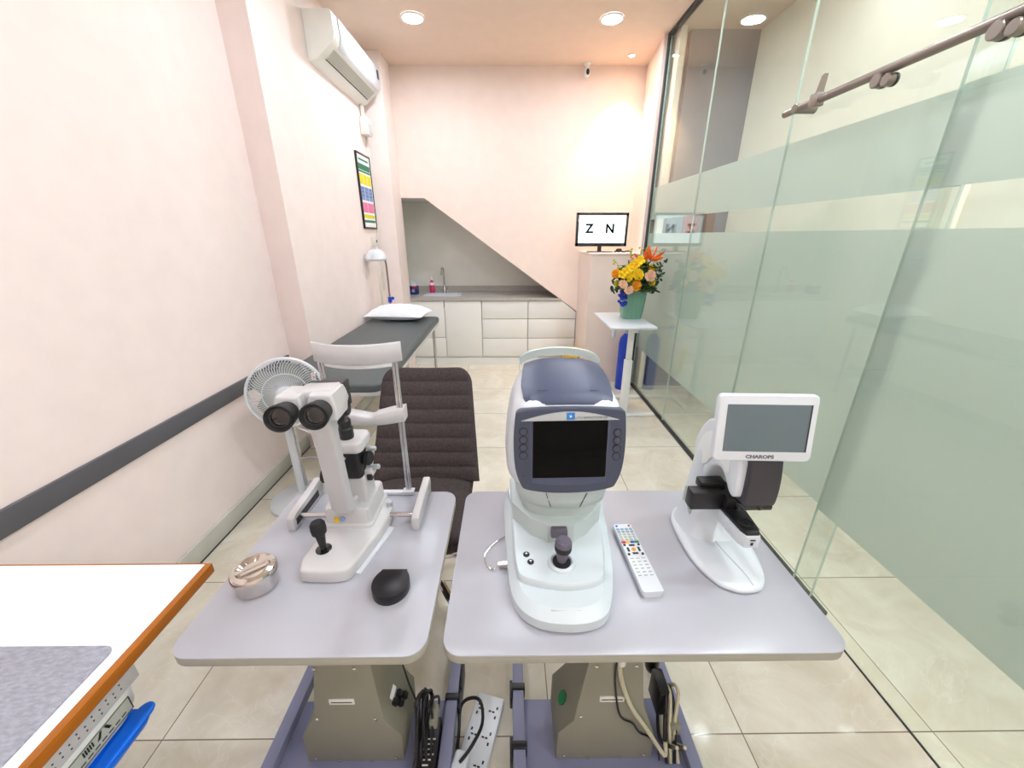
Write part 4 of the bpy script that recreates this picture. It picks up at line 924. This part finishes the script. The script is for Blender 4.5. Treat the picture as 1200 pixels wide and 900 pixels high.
# controls
JX, JY = .134, .764
MB().lathe([(.036, 0), (.034, .006), (.027, .009), (.025, .005), (.002, .005)], (JX, JY, TZ+.0655), seg=36).build('joystick_socket', 'ar', af)
MB().lathe([(.0235, 0), (.0235, .003), (.004, .006)], (JX, JY, TZ+.0705)).build('joystick_boot', 'black', af)
MB().lathe([(.011, 0), (.0155, .02), (.0175, .042), (.017, .045)], (JX, JY, TZ+.073), (.03, .0, 1)).build('joystick_shaft', 'stick', af)
MB().lathe([(.0205, 0), (.0215, .003), (.0215, .014), (.020, .015)], (JX+.0015, JY, TZ+.110), (.03, .0, 1)).build('joystick_band', 'rubber', af)
MB().lathe([(.0205, 0), (.0215, .008), (.018, .015), (.014, .0155), (.013, .018), (.002, .019)], (JX+.002, JY, TZ+.125), (.03, .0, 1)).build('joystick_button', 'stick', af)
for x, y, up in ((.045, .793, 1), (.055, .768, -1)):
    k_ = MB().lathe([(.0085, 0), (.0085, .003), (.006, .005)], (x, y, TZ+.0655), seg=20).build('height_button', 'black', af)
    MB().prism([(x-.0035, y-.002*up), (x+.0035, y-.002*up), (x, y+.004*up)], TZ+.070, TZ+.0712, 'z').build('arrow', 'paper', k_)
b = MB(); b.cyl((-.03, .815, TZ+.010), (-.003, .815, TZ+.014), .008); b.tube([(-.03, .815, TZ+.01), (-.05, .805, TZ+.003), (-.07, .85, TZ+.002), (-.045, .90, TZ+.002), (-.01, .93, TZ+.004)], .0018)
b.build('chin_paper_pin', 'steel', af)

# ============================================================ LENSMETER
lm = thing('lensmeter', (.6, .87, TZ), 'white lens meter with egg-shaped base and small white screen', 'lens meter')
eg = spline([(.600, .722), (.648, .735), (.682, .79), (.700, .88), (.700, .98), (.660, 1.045), (.60, 1.06), (.545, 1.045), (.512, .985), (.505, .90), (.510, .82), (.535, .755), (.565, .73)], 5)
MB().rings([rp(eg, .004, TZ), rp(eg, 0, TZ+.004), rp(eg, 0, TZ+.010), rp(eg, .004, TZ+.014), rp(eg, .02, TZ+.017)]).build('base', 'bwhite', lm, ang=50)
# column lofted upward
def egg(cx, cy, hw, y0, y1, z, n_=32, p=3):
    R_ = []
    for k in range(n_):
        a = 2*PI*k/n_; c_, s_ = math.cos(a), math.sin(a)
        R_.append((cx+hw*math.copysign(abs(c_)**(2/p), c_), (y0+y1)/2+(y1-y0)/2*math.copysign(abs(s_)**(2/p), s_), z))
    return R_
MB().rings([egg(.605, 0, .085, .88, 1.05, TZ+.014, p=2.4), egg(.605, 0, .074, .905, 1.048, TZ+.03, p=2.6), egg(.607, 0, .064, .93, 1.045, TZ+.07), egg(.609, 0, .058, .94, 1.04, TZ+.14), egg(.611, 0, .055, .94, 1.033, TZ+.22), egg(.612, 0, .053, .93, 1.02, TZ+.30), egg(.613, 0, .050, .90, 1.0, TZ+.35), egg(.613, 0, .045, .89, .98, TZ+.37)]).build('column', 'bwhite', lm, ang=50)
# arched head side profile (y,z)
prof = [(1.0, .93), (1.03, 1.0), (1.02, 1.06), (.99, 1.11), (.95, 1.135), (.89, 1.14), (.84, 1.125), (.815, 1.09), (.808, 1.04), (.808, .985), (.83, .985), (.85, 1.005), (.875, 1.02), (.90, 1.015), (.925, .99), (.94, .95), (.95, .92)]
hs = MB().prism(spline(prof, 3), .562, .676, 'x', bev=.010, seg=3).build('head_housing', 'bwhite', lm, ang=50)
MB().prism(spline([(.99, .98), (1.0, 1.03), (.975, 1.08), (.93, 1.105), (.88, 1.105), (.85, 1.08), (.838, 1.04), (.85, 1.03), (.88, 1.04), (.92, 1.03), (.95, .99)], 3), .558, .566, 'x', bev=.003).build('side_cover', 'white', hs)
np_ = spline([(.838, 1.135), (.81, 1.115), (.795, 1.07), (.788, 1.02), (.79, .975), (.80, .968), (.845, .968), (.86, .99), (.85, 1.04), (.86, 1.10)], 3)
MB().prism(np_, .584, .664, 'x', bev=.006).build('nose_cover', 'darkpurple', lm)
MB().box(.590, .660, .79, .87, .955, .97, .004).build('nozzle_plate', 'blackgloss', lm)
b = MB(); b.cyl((.605, .825, .955), (.605, .825, .938), .012); b.sph((.625, .789, .962), .004); b.build('lens_nozzle', 'black', lm)
# lens table bar and lower arm
b = MB(); b.box(.497, .585, .868, .905, .896, .950, .003); b.box(.53, .60, .895, .93, .94, .965, .004); b.box(.585, .62, .855, .93, .905, .945, .003); b.build('lens_table', 'black', lm)
MB().prism([(.575, .94), (.575, .875), (.583, .78), (.592, .762), (.628, .762), (.636, .78), (.645, .875), (.645, .94)], .862, .898, 'z', bev=.004).build('support_arm', 'bwhite', lm)
MB().prism([(.578, .94), (.578, .875), (.587, .782), (.594, .766), (.626, .766), (.633, .782), (.642, .875), (.642, .94)], .897, .908, 'z', bev=.003).build('arm_top', 'black', lm)
b = MB(); b.lathe([(.020, 0), (.020, .004), (.014, .005), (.013, .002), (.006, .002), (.005, .005)], (.610, .80, .907)); b.build('lens_rest', 'rubber', lm)
b = MB(); b.box(.606, .612, .7605, .763, .872, .880); b.box(.603, .616, .7605, .763, .886, .889); b.build('arm_print', 'darkmetal', lm)
MB().prism(rrect(.95, 1.005, TZ+.06, TZ+.13, .006), .5445, .56, 'x', bev=.002).build('side_recess', 'acgrey', lm)
MB().tube([(.60, .925, TZ+.02), (.604, .86, TZ+.0185), (.62, .78, TZ+.0175), (.622, .735, TZ+.017)], .0008, 4).build('base_seam', 'acgrey', lm)
MB().box(.50, .515, .93, .96, TZ+.0, TZ+.001).bm.free()
XS = TR(.590, .797, 1.187) @ R('Z', -2.5) @ R('X', -9)
sc_ = MB().prism(rrect(-.112, .112, -.082, .078, .013), -.007, .010, 'y', bev=.004, seg=3).build('screen_panel', 'bwhite', lm, X=XS)
MB().prism(rrect(-.092, .097, -.058, .055, .001), -.0078, -.004, 'y').build('display', 'screen', sc_, X=XS)
MB().box(.094, .0975, -.0079, -.006, -.058, .055).build('display_edge', 'black', sc_, X=XS)
text('panel_text', 'CHAROPS', .0115, 'stick', sc_, XS @ TR(-.005, -.0074, -.071) @ FY @ Matrix.Diagonal((1.25, 1, 1, 1)), .0004, bold=.0004)
MB().box(-.03, .05, .008, .04, -.05, .03, .008).build('screen_hinge', 'white', lm, X=XS)

# ============================================================ remote control
XR = TR(.3535, .838, TZ) @ R('Z', 3.2)
rm = thing('remote_control', (.3535, .838, TZ), 'white remote control with coloured keys between the two right instruments', 'remote control')
MB().rings([[(x, y, z) for x, y in rrect(-hw, hw, -.122, .122, .008)] for z, hw in ((0.0, .024), (.006, .028), (.016, .029), (.020, .027))]).build('body', 'bwhite', rm, X=XR, ang=50)
def key(x, y, hx, hy, m, rnd=0):
    b = MB(); b.box(x-hx, x+hx, y-hy, y+hy, .0198, .0216, .0005) if not rnd else b.cyl((x, y, .0198), (x, y, .0216), hx, seg=14)
    b.build('key', m, rm, X=XR)
key(-.019, .113, .0035, 0, 'bblue', 1); key(.019, .113, .0035, 0, 'bred', 1)
for r_ in range(5):
    for c_ in range(4): key(-.0195+.013*c_, .099-.0105*r_, .0048, .0036, 'bteal' if r_ < 2 else 'acgrey')
for c_, m in enumerate(('bred', 'yellow', 'bblue', 'bgreen')): key(-.0195+.013*c_, .0465, .006, .004, m)
for x, y in ((-.0205, .036), (.0205, .036), (-.0195, .001), (.0195, .001)): key(x, y, .0038, 0, 'black', 1)
for x, y, hx, hy in ((0, .034, .008, .003), (0, .004, .008, .003), (-.0155, .0185, .003, .0075), (.0155, .0185, .003, .0075)): key(x, y, hx, hy, 'black')
key(0, .0185, .006, 0, 'fla', 1)
for r_ in range(6):
    for c_ in range(3): key(-.016+.016*c_, -.014-.0115*r_, .0045, .0012, 'acgrey')

# ============================================================ desk with felt mat and box
dk_ = thing('desk', (-1.2, .15, 0), 'white-topped desk with an orange wood edge at lower left', 'desk')
MB().box(-1.6, -.842, -.75, .833, .723, .75).build('desk_top', 'desk', dk_)
b = MB(); b.box(-.842, -.825, -.75, .837, .722, .7505, .001); b.box(-1.6, -.842, .833, .837, .722, .7505).build('wood_edge', 'wood', dk_)
for y in (-.65, .76):
    b = MB(); b.box(-1.58, -1.3, y-.02, y+.02, .0, .03, .003); b.box(-1.5, -1.42, y-.02, y+.02, .03, .70, .003); b.box(-1.58, -1.0, y-.02, y+.02, .70, .723, .003); b.build('leg_frame', 'white', dk_)
P_ = rrect(-1.55, -.868, -.5, .603, .02)
tag(MB().prism(P_, .7505, .7545, 'z', bev=.001).build('felt_mat', 'felt'), 'mottled grey felt desk mat lying on the white desk', 'desk mat')
dr = thing('under_desk_drawer', (-.98, .3, .56), 'white perforated plastic drawer with printed label hung under the desk', 'drawer')
MB().box(-1.2, -.845, -.1, .60, .662, .712, .003).build('track_box', 'warmwhite', dr); MB().box(-1.2, -.85, -.1, .59, .712, .7215).build('gap_shade', 'black', dr)  # solid black strip stands in for the shade in the gap under the desk
MB().rings([[(x, y, z) for x, y in rrect(-1.15, xr, -.05, yr, .04)] for z, xr, yr in ((.578, -.885, .56), (.584, -.862, .585), (.61, -.851, .597), (.662, -.847, .598))]).build('tray', 'white', dr)
for i in range(36):
    for j in range(2): MB().box(-.8455, -.8442, .04+.0148*i, .0428+.0148*i, .674+.012*j+.004*(i % 2), .677+.012*j+.004*(i % 2)).build('perforation', 'darkmetal', dr)
lb_ = MB().box(-.8505, -.8465, .36, .565, .608, .647).build('printed_label', 'acgrey', dr)
for z in (.609, .645): MB().box(-.8468, -.8458, .36, .565, z, z+.0015).build('label_rule', 'darkmetal', lb_)
for y in (.36, .563): MB().box(-.8468, -.8458, y, y+.002, .609, .6465).build('label_rule', 'darkmetal', lb_)
MB().prism([(.49, .628), (.496, .628), (.503, .643), (.499, .643)], -.8466, -.8456, 'x').build('label_glyph', 'black', lb_)
MB().prism([(.508, .643), (.513, .643), (.520, .628), (.514, .628)], -.8466, -.8456, 'x').build('label_glyph', 'black', lb_)
for k in range(5): MB().box(-.8466, -.8456, .463+.0045*k, .4655+.0045*k, .629, .642).build('label_glyph', 'black', lb_)
for k in range(12): MB().box(-.8466, -.8456, .38+.0145*k, .39+.0145*k, .617, .6195).build('label_line', 'darkmetal', lb_)
bt = thing('blue_tray', (-.95, .3, .54), 'bright blue plastic tray handle sticking out under the white drawer', 'tray')
MB().rings([[(x, y, z) for x, y in rrect(-1.1, xr, .0, yr, .025)] for z, xr, yr in ((.545, -.87, .575), (.55, -.835, .583), (.562, -.83, .586), (.574, -.836, .58))]).build('tray_body', 'blue', bt)
MB().prism(spline([(-.848, .44), (-.828, .42), (-.824, .50), (-.822, .565), (-.828, .588), (-.845, .592), (-.858, .575), (-.858, .53)], 4), .574, .582, 'z', bev=.003).build('grip_lip', 'blue', bt)
